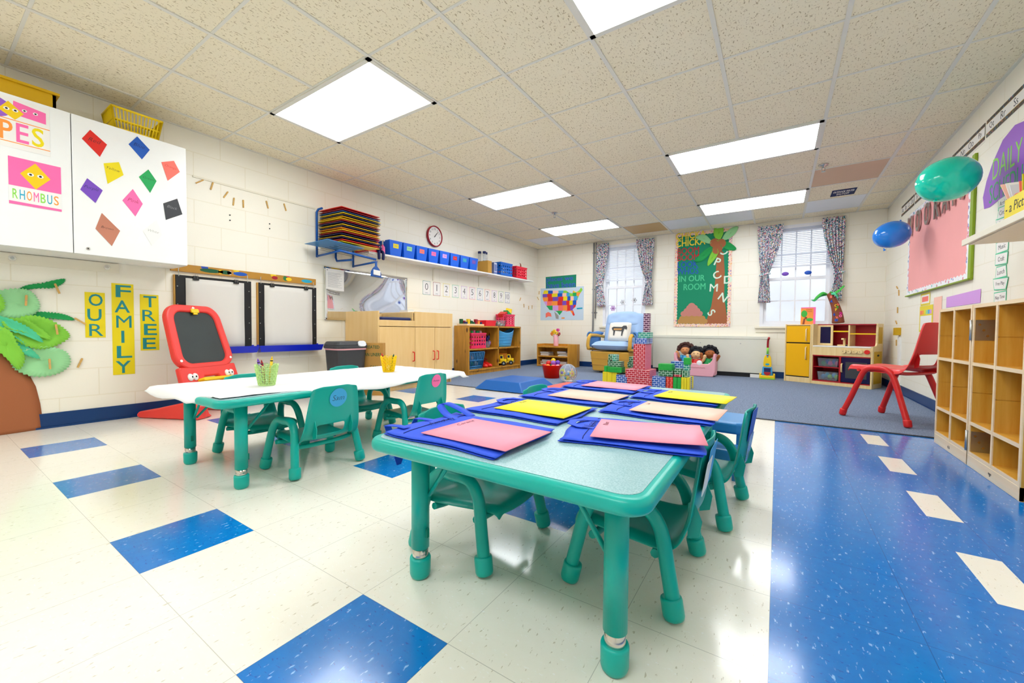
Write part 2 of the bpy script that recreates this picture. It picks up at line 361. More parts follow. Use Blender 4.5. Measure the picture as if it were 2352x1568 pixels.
    def build(s, name, parent=None, bevel=0., seg=2, sub=0, solid=0., M=None, off=-1., wire=0.):
        me = bpy.data.meshes.new(name); me.from_pydata([tuple(p) for p in s.v], [], s.f)
        for n in s.names: me.materials.append(MATS[n])
        me.polygons.foreach_set('material_index', s.mi); me.polygons.foreach_set('use_smooth', s.sm)
        uv = me.uv_layers.new(name='UVMap'); co = [tuple(p) for p in s.v]; buf = []
        for p in me.polygons:
            n = p.normal; ax = max(range(3), key=lambda i: abs(n[i]))
            a, b = ((1, 2), (0, 2), (0, 1))[ax]
            for li in p.vertices: buf += [co[li][a], co[li][b]]
        uv.data.foreach_set('uv', buf); me.update()
        o = bpy.data.objects.new(name, me); COL.objects.link(o)
        if wire: m = o.modifiers.new('w', 'WIREFRAME'); m.thickness = wire; m.use_even_offset = False
        if solid: m = o.modifiers.new('t', 'SOLIDIFY'); m.thickness = solid; m.offset = off
        if sub: m = o.modifiers.new('s', 'SUBSURF'); m.levels = sub; m.render_levels = sub
        if bevel: m = o.modifiers.new('b', 'BEVEL'); m.width = bevel; m.segments = seg; m.limit_method = 'ANGLE'; m.angle_limit = R(40)
        if parent is not None: o.parent = parent
        if M is not None: o.matrix_local = M
        return o

# ------------------------------------------------------------------ naming
def tag(o, label, cat, group=None, kind=None):
    o['label'] = label
    if cat: o['category'] = cat
    if group: o['group'] = group
    if kind: o['kind'] = kind
    return o
def thing(name, label, cat, M=None, group=None):
    o = bpy.data.objects.new(name, None); o.empty_display_size = .05; COL.objects.link(o)
    if M is not None: o.matrix_world = M
    return tag(o, label, cat, group)
def solo(mb, name, label, cat, M=None, group=None, **kw):
    o = mb.build(name, **kw)
    if M is not None: o.matrix_world = M
    return tag(o, label, cat, group)
def struct(mb, name, **kw):
    o = mb.build(name, **kw); o['kind'] = 'structure'; return o
def part(o, label): o['label'] = label; return o
def copy_tree(o, parent=None):
    c = o.copy(); COL.objects.link(c)
    if parent is not None: c.parent = parent
    for ch in o.children: copy_tree(ch, c)
    return c
def dup(o, M, label, group=None):
    c = copy_tree(o); c.matrix_world = M; c['label'] = label
    if group: c['group'] = group
    return c
def at(x, y, z=0., rz=0., rx=0., ry=0.):
    return Matrix.Translation((x, y, z)) @ Matrix.Rotation(rz, 4, 'Z') @ Matrix.Rotation(ry, 4, 'Y') @ Matrix.Rotation(rx, 4, 'X')
def frame(o, u, v):
    u = Vector(u); v = Vector(v); n = u.cross(v); M = Matrix.Identity(4)
    for i in range(3): M[i][0], M[i][1], M[i][2], M[i][3] = u[i], v[i], n[i], o[i]
    return M
G1 = .0015      # gap that keeps paper off the paint
def WL(y, z, d=G1): return frame((LX + d, y, z), (0, 1, 0), (0, 0, 1))        # local x = along wall to the right, y = up, z = out
def WB(x, z, d=G1): return frame((x, BY - d, z), (1, 0, 0), (0, 0, 1))
def WR(y, z, d=G1): return frame((RX - d, y, z), (0, -1, 0), (0, 0, 1))
def RZ(a): return Matrix.Rotation(a, 4, 'Z')
def rect(w, h): return [(-w / 2, -h / 2), (w / 2, -h / 2), (w / 2, h / 2), (-w / 2, h / 2)]

# ------------------------------------------------------------------ room shell
T = .3055
xs = sorted({LX - .1, RX + .1, 0.} | {-T * k for k in range(0, 14)} | {.505, .607})
ys = sorted({FY - .1, BY + .1} | {.366 + T * j for j in range(-8, 13)})
mb = MB('tile_beige')
for i in range(len(xs) - 1):
    for j in range(len(ys) - 1):
        cx, cy = (xs[i] + xs[i + 1]) / 2, (ys[j] + ys[j + 1]) / 2
        ti, tj = math.floor(cx / T + 1e-6), math.floor((cy - .366) / T + 1e-6)
        if cx > 0: m = 'tile_beige' if (.505 < cx < .607 and tj % 2 == 0) else 'tile_blue'
        else: m = 'tile_blue' if (ti % 3 == 0 and tj % 3 == 0) else 'tile_beige'
        mb.mat(m).add([(xs[i], ys[j], 0), (xs[i + 1], ys[j], 0), (xs[i + 1], ys[j + 1], 0), (xs[i], ys[j + 1], 0)], [(0, 1, 2, 3)])
struct(mb, 'floor')
mb = MB('carpet').box(LX + .002, RX - .002, 3.875, BY - .002, .0005, .008).mat('graphite').box(LX + .002, RX - .002, 3.860, 3.875, .0005, .006)
tag(mb.build('carpet'), 'blue grey carpet covering the back half of the room', 'carpet', kind='structure')

WINS = ((-2.80, -2.00, .80, 2.33), (-.24, .66, .80, 2.33))
struct(MB('block_wall').box(LX - .15, LX, FY, BY + .15, 0, CZ), 'wall_left')
struct(MB('block_wall').box(RX, RX + .15, FY, BY + .15, 0, CZ), 'wall_right')
struct(MB('block_wall').box(LX - .15, RX + .15, FY - .15, FY, 0, CZ), 'wall_front')
mb = MB('block_wall')
cuts = [LX, -2.80, -2.00, -.24, .66, RX]
for k in range(5):
    a, b = cuts[k], cuts[k + 1]
    if k in (1, 3): mb.box(a, b, BY, BY + .15, 0, .80).box(a, b, BY, BY + .15, 2.33, CZ)
    else: mb.box(a, b, BY, BY + .15, 0, CZ)
struct(mb, 'wall_back')
mb = MB('baseboard')
struct(MB('baseboard').box(LX, LX + .008, FY, BY, 0, .105).box(LX, LX + .016, FY, BY, 0, .012), 'baseboard_left')
struct(MB('baseboard').box(LX + .01, RX - .01, BY - .008, BY, 0, .105), 'baseboard_back')
struct(MB('baseboard').box(RX - .008, RX, FY, BY, 0, .105).box(RX - .016, RX, FY, BY, 0, .012), 'baseboard_right')

G = .6096
gx, gy = -1.551, 2.236
ci = [LX] + [gx + G * i for i in range(-4, 5)] + [RX]
cj = [FY] + [gy + G * j for j in range(-6, 9)] + [BY]
LIGHTS = [(-3, -1, -1), (-3, -1, 3), (-3, -1, 6), (1, 3, -1), (1, 3, 3), (1, 3, 6), (-3, -1, -5), (1, 3, -5)]  # final pair: unseen panels added behind the camera to light the foreground
lit = {(i, j) for a, b, j in LIGHTS for i in range(a, b)}
mb = MB('ceiling_tile'); special = {(-1, 7): 'ceil_amber', (0, 7): 'ceil_white', (1, 7): 'ceil_white', (3, 7): 'ceil_white', (3, 5): 'ceil_peach', (-4, 7): 'ceil_white'}
for i in range(len(ci) - 1):
    for j in range(len(cj) - 1):
        if (i - 5, j - 7) in lit: continue
        mb.mat(special.get((i - 5, j - 7), 'ceiling_tile')).add([(ci[i], cj[j], CZ), (ci[i], cj[j + 1], CZ), (ci[i + 1], cj[j + 1], CZ), (ci[i + 1], cj[j], CZ)], [(0, 1, 2, 3)])
mb.mat('ceil_white').box(LX - .1, RX + .1, FY - .1, BY + .1, CZ + .12, CZ + .14)
ceil = struct(mb, 'ceiling')
mb = MB('tee')
for x in ci[1:-1]: mb.box(x - .012, x + .012, FY, BY, CZ - .006, CZ + .001)
for y in cj[1:-1]: mb.box(LX, RX, y - .008, y + .008, CZ - .004, CZ + .001)
mb.box(LX, LX + .02, FY, BY, CZ - .007, CZ + .001).box(RX - .02, RX, FY, BY, CZ - .007, CZ + .001)
mb.box(LX, RX, BY - .02, BY, CZ - .007, CZ + .001)
mb.build('tee_grid', ceil)
names = ['nearest on the left, above the colour kites', 'second on the left, beyond the wall clock', 'farthest on the left, near the map', 'nearest on the right, cut by the top of the picture', 'second on the right, before the water sign', 'farthest on the right, before the palm bulletin board', 'added behind the viewer on the left', 'added behind the viewer on the right']
for (a, b, j), nm in zip(LIGHTS, names):
    x0, x1, y0, y1 = gx + a * G, gx + b * G, gy + j * G, gy + (j + 1) * G
    t = thing('ceiling_light', 'bright white ceiling light panel ' + nm, 'ceiling light', at((x0 + x1) / 2, (y0 + y1) / 2, CZ))
    w, d = (x1 - x0) / 2 - .003, (y1 - y0) / 2 - .003
    MB('tee').box(-w, w, -d, -d + .03, -.012, .004).box(-w, w, d - .03, d, -.012, .004).box(-w, -w + .03, -d, d, -.012, .004).box(w - .03, w, -d, d, -.012, .004).build('light_frame', t)
    MB('lamp').box(-w + .03, w - .03, -d + .03, d - .03, -.006, .004).build('light_diffuser', t)

# windows: jamb, two sashes with muntins, glass, blind, sill
def window(n, x0, x1, z0, z1, blind_to, slat):
    cx = (x0 + x1) / 2; w = (x1 - x0) / 2
    t = bpy.data.objects.new('window_%d' % n, None); COL.objects.link(t); t.location = (cx, BY, z0); t['kind'] = 'structure'
    H = z1 - z0
    MB('window_white').box(-w, -w + .045, .0, .13, 0, H).box(w - .045, w, .0, .13, 0, H).box(-w + .045, w - .045, .0, .13, H - .045, H).box(-w + .045, w - .045, .0, .13, 0, .04).build('window_frame', t)
    MB('cream_paint').box(-w - .06, w + .06, -.035, .02, -.03, .0).box(-w - .045, w + .045, -.014, .0, -.09, -.03).build('window_sill', t, bevel=.004)
    mid = H * .49
    for nm, a, b, y in (('lower_sash', .04, mid, .045), ('upper_sash', mid - .04, H - .045, .085)):
        s = MB('window_white')
        s.box(-w + .045, -w + .085, y, y + .035, a, b).box(w - .085, w - .045, y, y + .035, a, b).box(-w + .085, w - .085, y, y + .035, a, a + .045).box(-w + .085, w - .085, y, y + .035, b - .04, b)
        for k in (1, 2, 3): x = -w + .085 + (2 * w - .17) * k / 4; s.box(x - .009, x + .009, y + .004, y + .03, a, b)
        h = (a + b) / 2; s.box(-w + .085, w - .085, y + .0055, y + .0285, h - .009, h + .009)
        sash = s.build(nm, t)
        MB('glass').box(-w + .085, w - .085, y + .014, y + .018, a + .03, b - .03).build('glass_pane', sash)
    s = MB('blind'); k = int((H - .05 - (blind_to - z0)) / .026)
    for i in range(k):
        z = H - .06 - i * .026; s.M = Matrix.Translation((0, .022, z)) @ Matrix.Rotation(R(slat), 4, 'X'); s.box(-w + .05, w - .05, -.0115, .0115, -.0006, .0006)
    s.M = Matrix(); s.box(-w + .047, w - .047, .008, .036, H - .05, H - .02).box(-w + .05, w - .05, .010, .034, H - .06 - k * .026 - .022, H - .06 - k * .026)
    b = s.build('window_blind', t)
    return t
window(1, *WINS[0], 1.66, 62)
window(2, *WINS[1], 1.72, 35)
# ------------------------------------------------------------------ tables
def make_table(cx, cy, w, d, z, label, ring):
    t = thing('activity_table', label, 'table', at(cx, cy))
    MB('teal').slab(-w / 2, w / 2, -d / 2, d / 2, .055, z - .036, z - .001, .0145).build('table_rim', t)
    MB('laminate').prism(rrect(-w / 2 + .022, w / 2 - .022, -d / 2 + .022, d / 2 - .022, .04, 8), z - .003, z).build('table_top', t)
    for sx in (-1, 1):
        for sy in (-1, 1):
            x, y = sx * (w / 2 - .092), sy * (d / 2 - .125)
            lg = MB('teal').cyl((x, y, .088), (x, y, z - .033), .0255, n=28).mat('chrome').cyl((x, y, .04), (x, y, .09), .0225, n=28).build('leg', t)
            MB('teal').lathe([(.022, 0), (.027, .006), (.0295, .014), (.0300, .055), (.0285, .060), (.0235, .060)], 28, (x, y, 0)).build('foot_cap', lg)
            MB('teal_dark').cbox(x + (.026 if sx < 0 else 0), y + (0 if sx < 0 else .026), .135, .010, .010, .026).build('height_screw', lg)
            MB('teal').tube([(x - sx * .02, y - sy * .022, .24), (x - sx * .03, y - sy * .15, z - .034)], .006, 8).tube([(x - sx * .024, y - sy * .01, .24), (x - sx * .13, y - sy * .015, z - .034)], .006, 8).build('brace', t)
    return t
T1Z, T2Z = .42, .412
T1 = make_table(-.56, 1.452, .762, 1.524, T1Z, 'teal rimmed child table with bare grey green top covered in blue bags', 0)
T2 = make_table(-2.272, 1.46, .762, 1.524, T2Z, 'teal child table under a white plastic cloth by the red easel', 0)

# white plastic cloth on the second table, edges drooping past the rim
def cloth():
    cx, cy = -2.272, 1.46
    XS = [-.402, -.396, -.388, -.370] + [-.34 + .68 * k / 24 for k in range(25)] + [.370, .388, .396, .402]
    YS = [-.788, -.780, -.770, -.745] + [-.71 + 1.42 * k / 32 for k in range(33)] + [.745, .770, .785, .812]
    nx, ny = len(XS) - 1, len(YS) - 1
    def fn(u, v):
        i, j = int(round(u * nx)), int(round(v * ny)); x, y = cx + XS[i], cy + YS[j]; a, b = i / nx, j / ny
        z = T2Z + .004 + abs(.0022 * math.sin(30 * x + 8 * math.sin(6 * y)) * math.sin(23 * y + 5 * math.sin(7 * x)))
        k = min(i, nx - i, j, ny - j)
        bare = max(0., min(1., (XS[i] - .15) / .10)) * max(0., min(1., (-.35 - YS[j]) / .15))     # the near right corner stays uncovered
        drop = (.034, .026, .007, .001)[k] if k < 4 else 0.
        if k < 2: drop *= 1 + .25 * math.sin(13 * (x + y)) + (.6 if (a > .9 and b > .9) else 0)
        z -= drop * (1 - bare)
        if bare > 0:
            x = min(x, cx + .378 - .055 * bare); y = max(y, cy - .748 + .02 * bare)
        return (x, y, z)
    o = MB('cloth'); o.grid(fn, nx, ny); return o.build('tablecloth', solid=.0016, off=1.)
tag(cloth(), 'crinkled white plastic cloth spread over the table by the red easel', 'tablecloth')

# ------------------------------------------------------------------ chairs
def shell(rows, nv, slot, mat, drop):
    """rows: (x, z, half width) from front lip over the seat up the back"""
    mb = MB(mat)
    def fn(u, v):
        i = u * (len(rows) - 1); k = min(int(i), len(rows) - 2); x, z, w = rows[int(round(i))]
        s = v * 2 - 1; a = abs(s); back = max(0., min(1., (u - .45) / .2))
        y = w * s
        bow = (1 - s * s)
        x -= back * .022 * bow; z -= (1 - back) * .012 * bow
        if a > .93: x -= back * drop * .8; z -= (1 - back) * drop
        if u > .98 and a > .6: z -= .012 * (a - .6) / .4
        return (x, y, z)
    mb.grid(fn, len(rows) - 1, nv, lambda i, j: (i in slot and nv * .27 <= j < nv * .73))
    return mb
KID = [(.150, .158, .118), (.150, .176, .126), (.135, .187, .134), (.07, .183, .140), (.0, .176, .143), (-.06, .172, .146), (-.105, .172, .152), (-.132, .182, .156), (-.143, .200, .156), (-.148, .220, .153), (-.153, .242, .149), (-.160, .29, .144), (-.167, .345, .136), (-.173, .395, .128), (-.177, .422, .121), (-.178, .434, .112)]
BIG = [(x * 1.48 + .02, z, w * 1.38) for (x, _, w), z in zip(KID, (.415, .435, .446, .444, .438, .432, .430, .446, .470, .505, .545, .60, .67, .735, .775, .79))]
def make_chair(name, label, group, rows, fl, fw, az, tr, shellm, tubem, drop, M, inset=.028, barz=.140):
    t = thing(name, label, 'chair', M, group)
    fl0 = fl - tr; 
    for s in (-1, 1):
        k = fw - inset
        pts = arc([(fl, s * fw, .02), (fl * .86, s * (fw - inset * .35), az * .45), (fl * .70, s * (k + .006), az * .82), (fl * .42, s * k, az * .985), (0, s * k, az), (-fl * .42, s * k, az * .985), (-fl * .70, s * (k + .006), az * .82), (-fl * .86, s * (fw - inset * .35), az * .45), (-fl, s * fw, .02)], 7)
        if tr > .02: pts = arc([(fl, s * fw, .02), (fl * .79, s * (fw - inset * .5), az * .36), (fl * .58, s * (fw - inset * .9), az * .70), (fl * .43, s * k, az * .90), (fl * .25, s * k, az * .985), (0, s * k, az), (-fl * .25, s * k, az * .985), (-fl * .43, s * k, az * .90), (-fl * .58, s * (fw - inset * .9), az * .70), (-fl * .79, s * (fw - inset * .5), az * .36), (-fl, s * fw, .02)], 7)
        MB(tubem).tube(pts, tr, 16).build('leg_frame', t)
        for q in (1, -1):
            a = Vector((q * fl, s * fw, 0)); d = (Vector((q * fl * .86, s * (fw - inset * .35), az * .45)) - Vector((q * fl, s * fw, .02))).normalized()
            f = MB(tubem); f.M = Matrix.Translation(a + Vector((0, 0, .004))) @ d.to_track_quat('Z', 'Y').to_matrix().to_4x4()
            q_ = 1. if tr < .02 else .86; f.lathe([(tr * .9, 0), (tr * 1.28 * q_, .004), (tr * 1.42 * q_, .012), (tr * 1.44 * q_, .048), (tr * 1.36 * q_, .054), (tr * 1.02, .054)], 20); f.build('foot_cap', t)
    for q in (1, -1): MB(tubem).tube(arc([(q * fl * .60, -k, barz), (q * fl * .58, -k * .5, barz - .008), (q * fl * .58, k * .5, barz - .008), (q * fl * .60, k, barz)], 4), tr * .62, 8).build('crossbar', t)
    shell(rows, 14, (8, 9), shellm, drop).build('seat_shell', t, solid=.006, off=0., sub=2)
    for s in (-1, 1):
        xb = rows[8][0]
        r = MB(shellm); r.M = Matrix.Translation((0, s * rows[8][2] * .62, 0)) @ Matrix.Rotation(PI / 2, 4, 'X')
        za, zb = rows[7][1] - .004, rows[11][1] - .01
        r.prism([(xb - .012, za), (xb - .040, za + .01), (xb - .046, (za + zb) / 2), (xb - .026, zb), (xb - .012, zb - .01)], -.002, .002); r.build('back_rib', t)
    return t
KC = 'seat_shell'
def kid(label, x, y, rz, src=None):
    g = 'teal toddler chairs'
    if src is None: return make_chair('toddler_chair', label, g, KID, .143, .178, .258, .0185, 'teal_seat', 'teal', .020, at(x, y, 0, rz))
    return dup(src, at(x, y, 0, rz), label, g)
ch_a = kid('teal toddler chair tucked under the near left side of the table with blue bags', -.835, 1.095, 0.)
ch_a2 = kid('teal toddler chair at the far left of the bag table, just its back top showing', -.835, 1.78, 0., ch_a)
ch_b = kid('teal toddler chair at the near right of the bag table, white card on its back', -.338, 1.213, PI, ch_a)
ch_c = kid('teal toddler chair farther along the bag table, blue picture on its back', -.265, 1.80, PI - .09, ch_a)
ch_s = kid('teal toddler chair with a round blue tag reading Sam', -2.015, 1.18, PI, ch_a)
ch_m = kid('teal toddler chair with a round pink tag, beyond the blue tagged chair', -2.02, 1.862, PI, ch_a)
ch_f = kid('teal toddler chair behind the white cloth table, next to the red easel', -2.517, 1.158, 0., ch_a)
ch_f2 = kid('teal toddler chair behind the white cloth table, before the grey trash can', -2.545, 1.845, 0.0, ch_a)
def sticker(ch, mat, rx, rz, z, y, word, name='name_tag', card=None, off=.0):
    # on the rear face of the chair back (local -x)
    x = -.1950 - (z - .365) * .15 - off
    m = frame((x, y, z), (0, -1, 0), Vector((-.15, 0, 1)).normalized())
    mb = MB(mat)
    if card: mb.sheet(rrect(-rx, rx, -rz, rz, .012, 3), 0, .0012)
    else: mb.sheet(ell(0, 0, rx, rz, 28), 0, .0012)
    if word: mb.mat('ink').text(word, 0, 0, .0012, w=rx * 1.35, off=-.022, shear=.2, d=.0005)
    o = mb.build(name, ch); o.matrix_local = m
    return o
sticker(ch_s, 'sky_blue', .047, .047, .372, -.012, 'Sam')
sticker(ch_m, 'pink', .040, .042, .385, -.022, 'Madelyn')
sticker(ch_b, 'sky_blue', .075, .06, .352, .0, '', 'name_tag', 1); part(sticker(ch_b, 'white', .05, .045, .34, .06, '', 'name_card', 1, .0016), 'white card taped on the back')
sticker(ch_c, 'blue', .06, .06, .365, .0, '', 'name_tag', 1); part(sticker(ch_c, 'clear_bin', .05, .055, .275, .0, '', 'plastic_pocket', 1, .004), 'clear plastic pocket')

_m = at(.808, 4.446, 0.008, math.atan2(.667, -.744))
make_chair('stacking_chair', 'red plastic stacking chair beside the end of the wooden cubbies', None, BIG, .235, .228, .425, .0205, 'red_chair', 'red_chair', .045, _m, .03, .40)

# blue plastic step stool at the far end of the bag table
t = thing('step_stool', 'low blue plastic step stool poking out past the bag table and chairs', 'stool', at(-.30, 2.44, 0, -.06))
MB('blue_stool').rbox(-.2, .2, -.15, .15, .20, .26, .07, 6).build('step_top', t, bevel=.014, seg=3)
MB('blue_stool').rbox(-.185, .185, -.28, -.12, .085, .15, .05, 6).build('lower_step', t, bevel=.014, seg=3)
for s in (-1, 1): MB('blue_stool').prism([(-.25, .0), (-.24, .10), (-.14, .12), (-.13, .215), (.12, .215), (.16, 0), (.10, 0), (.07, .09), (-.12, .09), (-.16, 0)], s * .16 - .012, s * .16 + .012).build('side_panel', t, M=frame((0, 0, 0), (0, 1, 0), (0, 0, 1)))

# ------------------------------------------------------------------ bags and coloured sheets on the first table
def bag(x0, x1, y0, y1, rz, label, seed, lift=0.):
    rnd = random.Random(seed); w, d = x1 - x0, y1 - y0
    z = T1Z + .0012
    t = thing('tote_bag', label, 'bag', at((x0 + x1) / 2, (y0 + y1) / 2, z, rz), 'blue cloth bags on the teal table')
    ph = [rnd.uniform(0, 6) for _ in range(6)]
    def layer(z0, amp, dx):
        def fn(u, v):
            x = (u - .5) * w + dx; y = (v - .5) * d
            e = min(u, 1 - u) * 8; f = min(v, 1 - v) * 8; rim = min(1., e, f)
            q = amp * (.5 + .5 * math.sin(7 * u + ph[0]) * math.sin(4 * v + ph[1])) + amp * .7 * abs(math.sin(16 * u + 3 * v + ph[2])) * (1 - u) ** 2
            x += .006 * math.sin(9 * v + ph[3]) * (1 - rim); y += .005 * math.sin(8 * u + ph[4]) * (1 - rim)
            return (x, y, z0 + max(0., q) * (.35 + .65 * rim) + lift * max(0., u - .6) ** 2)
        return fn
    b = MB('bag_blue'); b.grid(layer(.0005, .003, 0), 26, 20); b.grid(layer(.0055, .006, .006), 26, 20)
    body = b.build('bag_body', t, solid=.0012, off=1.)
    s = MB('bag_stitch')
    f = layer(.0075, .006, .006)
    s.tube([Vector(f(.16, .06 + .88 * k / 12)) for k in range(13)], .0011, 6); s.build('hem_stitching', t)
    return t, w, d
def strap(t, pts, wd=.022, mat='bag_blue'):
    P = arc(pts, 7); n = len(P)
    def fn(u, v):
        p = P[int(round(u * (n - 1)))]; return (p[0], p[1] + (v - .5) * wd, p[2])
    MB(mat).grid(fn, n - 1, 1).build('handle', t, solid=.0016, off=0.)
def sheet(x, y, rz, mat, label, tx=0., ty=0., word=None, z=.0150, w=.28, d=.216, bend=0.):
    M = at(x, y, T1Z + z, rz, tx, ty)
    mb = MB(mat)
    def fn(u, v): return ((u - .5) * w, (v - .5) * d, bend * (u - .5) ** 2)
    mb.grid(fn, 8, 2)
    o = mb.build('coloured_paper', solid=.0022, off=1.); o.matrix_world = M
    tag(o, label, 'paper', 'coloured sheets on the blue bags')
    if word:
        q = MB('ink').text(word, 0, 0, .0026, h=.015, off=-.025, shear=.3, d=.0004).build('handwriting', o)
        q.matrix_local = at(-w / 2 + .022, d / 2 - .06, bend * .2, PI / 2)
    return o
bgs = [((-.918, -.535, .735, 1.045), .0, 'blue cloth bag at the near left corner of the table, strap hanging down', 1),
       ((-.515, -.165, .985, 1.285), .19, 'blue cloth bag nearest on the right side, under a pink sheet', 2),
       ((-.935, -.555, 1.115, 1.415), -.03, 'blue cloth bag second on the left side, under a yellow sheet', 3),
       ((-.535, -.165, 1.370, 1.665), -.03, 'blue cloth bag second on the right side, under a peach sheet', 4),
       ((-.935, -.555, 1.480, 1.785), -.02, 'blue cloth bag third on the left side, under a peach sheet', 5),
       ((-.530, -.190, 1.735, 2.035), -.06, 'blue cloth bag farthest on the right side, under a yellow sheet', 6),
       ((-.925, -.555, 1.860, 2.165), -.03, 'blue cloth bag farthest on the left side, under a pink sheet', 7)]
BG = [bag(*r, a, l, s)[0] for r, a, l, s in bgs]
MB('bag_blue').prism([(.115, .01), (.093, .01), (.055, -.075), (.02, -.02), (.0, .01), (-.02, .01), (.012, -.045), (.052, -.12), (.068, -.12)], 0, .0016).build('handle', BG[0], M=frame((-.2305, 0, 0), (0, -1, 0), (0, 0, 1)))
strap(BG[0], [(-.15, -.10, .0125), (-.19, -.10, .0125), (-.229, -.105, .0105)], .024); strap(BG[0], [(-.15, .01, .0125), (-.19, .01, .0125), (-.229, .01, .0105)], .024)
strap(BG[0], [(-.10, .06, .012), (-.16, .075, .02), (-.20, .09, .04), (-.205, .12, .045), (-.16, .135, .03), (-.10, .13, .012)], .034)
for i, sgn in ((1, .0), (2, .03), (3, .0), (4, .03), (5, .0), (6, .03)):
    q = [(-.10, -.035), (-.150, -.03), (-.186, .0), (-.190, .05), (-.160, .085), (-.10, .095), (-.10, .073), (-.150, .064), (-.166, .04), (-.164, .012), (-.145, -.008), (-.10, -.013)]
    MB('bag_blue').prism([(x, y + sgn) for x, y in q], .0135, .0155).build('handle', BG[i])
sheet(-.655, .872, -.02, 'paper_pink', 'pink sheet on the near left blue bag, name pencilled on it', 0, 0, 'Corsine')
sheet(-.292, 1.125, .23, 'paper_pink', 'pink sheet on the near right blue bag, its corner sticking up', .0, -.02, 'Non', .019, bend=.008)
sheet(-.698, 1.266, -.03, 'paper_yellow', 'yellow sheet on the second blue bag of the left side', 0, 0, 'Finn')
sheet(-.285, 1.505, -.04, 'paper_peach', 'peach sheet on the second blue bag of the right side', 0, 0, 'Lily', .017)
sheet(-.676, 1.628, -.03, 'paper_peach', 'peach sheet on the third blue bag of the left side')
sheet(-.287, 1.860, -.10, 'paper_yellow', 'yellow sheet on the farthest blue bag of the right side', 0, 0, 'Max', .017)
sheet(-.688, 2.008, -.02, 'paper_pink', 'pink sheet on the farthest blue bag of the left side')
for bgi, wd, k in ((0, 'Ainsley', .21), (1, 'Noni', .2), (2, 'Finn', .2), (3, 'Carly', .2)):
    q = MB('bag_stitch').text(wd, 0, 0, 0, h=.032, off=-.025, shear=.25, d=.0006).build('handwriting', BG[bgi]); q.matrix_local = at(-.118, .01, .0155, PI / 2)

# ------------------------------------------------------------------ crayon cups on the white cloth
def cup(M, mat, label, crayons, s):
    t = thing('pencil_cup', label, 'cup', M, None)
    def fn(u, v):
        a = 2 * PI * u; h = v * .098; r = .036 + .016 * v; z = .004 + h + (.012 * abs(math.sin(a * 4)) if v > .99 else 0)
        return (r * math.cos(a), r * math.sin(a), z)
    mb = MB(mat); N, K = 24, 8
    mb.grid(fn, N, K, cu=True); me = mb
    # triangulate in a flower-like net
    f2 = []
    for k, q in enumerate(me.f):
        a, b, c, d = q; i, j = divmod(k, K)
        f2 += [(a, b, c), (a, c, d)] if (i + j) % 2 else [(a, b, d), (b, c, d)]
    me.f = f2; me.mi = [0] * len(f2); me.sm = [False] * len(f2)
    me.build('cup_wall', t, wire=.0065)
    MB(mat).lathe([(.0, 0), (.036, 0), (.037, .006), (.0, .006)], 24).build('cup_base', t)
    MB(mat).tube([(.0372 * math.cos(2 * PI * i / 28), .0372 * math.sin(2 * PI * i / 28), .006) for i in range(28)], .0022, 6, True).build('cup_ring', t)
    for (m, x, y, dx, dy, L) in crayons:
        a = Vector((x, y, .008)); d = Vector((dx, dy, 1)).normalized()
        c = MB(m).cyl(a, a + d * L * .9, .0065, n=12).cyl(a + d * L * .9, a + d * L, .0045, .002, n=12).mat('ink').cyl(a + d * L * .82, a + d * L * .86, .0067, n=12)
        c = c.build('crayon'); c.matrix_world = M; tag(c, s % {'purple': 'purple', 'crimson': 'dark red', 'yellow': 'yellow', 'red': 'red', 'dark_green': 'dark green', 'orange': 'orange'}[m], 'crayon', None)
cup(at(-2.20, 1.035, T2Z + .0062), 'cup_green', 'pale green openwork cup of crayons on the white cloth', [('purple', -.012, -.008, -.28, -.10, .135), ('crimson', .0, -.01, -.04, -.10, .125), ('yellow', .004, .01, .02, .10, .142)], '%s crayon standing in the pale green cup')
cup(at(-2.24, 1.85, T2Z + .0062), 'yellow_basket', 'yellow openwork cup of crayons on the white cloth', [('red', -.012, -.008, -.22, -.16, .125), ('dark_green', .01, .008, .18, .10, .118)], '%s crayon standing in the yellow cup')
# ------------------------------------------------------------------ left wall: cabinet and what hangs on it
X0 = -3.905
t = thing('wall_cabinet', 'white laminate wall cabinet hung high on the left wall', 'cabinet', at(LX, .30, 1.20))
CD = X0 - LX
MB('white_lam').box(.002, CD - .02, -.30, .955, .0, .018).box(.002, CD - .02, -.30, .955, .895, .913).box(.002, .012, -.30, .955, .018, .895).box(.012, CD - .02, .937, .955, .018, .895).box(.012, CD - .02, -.30, -.282, .018, .895).build('cabinet_body', t)
for a, b in ((-.30, .336), (.340, .955)):
    d = MB('white_lam').box(CD - .019, CD, a, b, .001, .913).build('door', t, bevel=.002)
    if a > 0: MB('chrome').cyl((CD - .001, .405, .04), (CD + .004, .405, .04), .010).mat('black').cyl((CD + .004, .405, .04), (CD + .0046, .405, .04), .004).build('door_lock', d)
def WC(y, z, d=.0008): return frame((X0 + d, y, z), (0, 1, 0), (0, 0, 1))
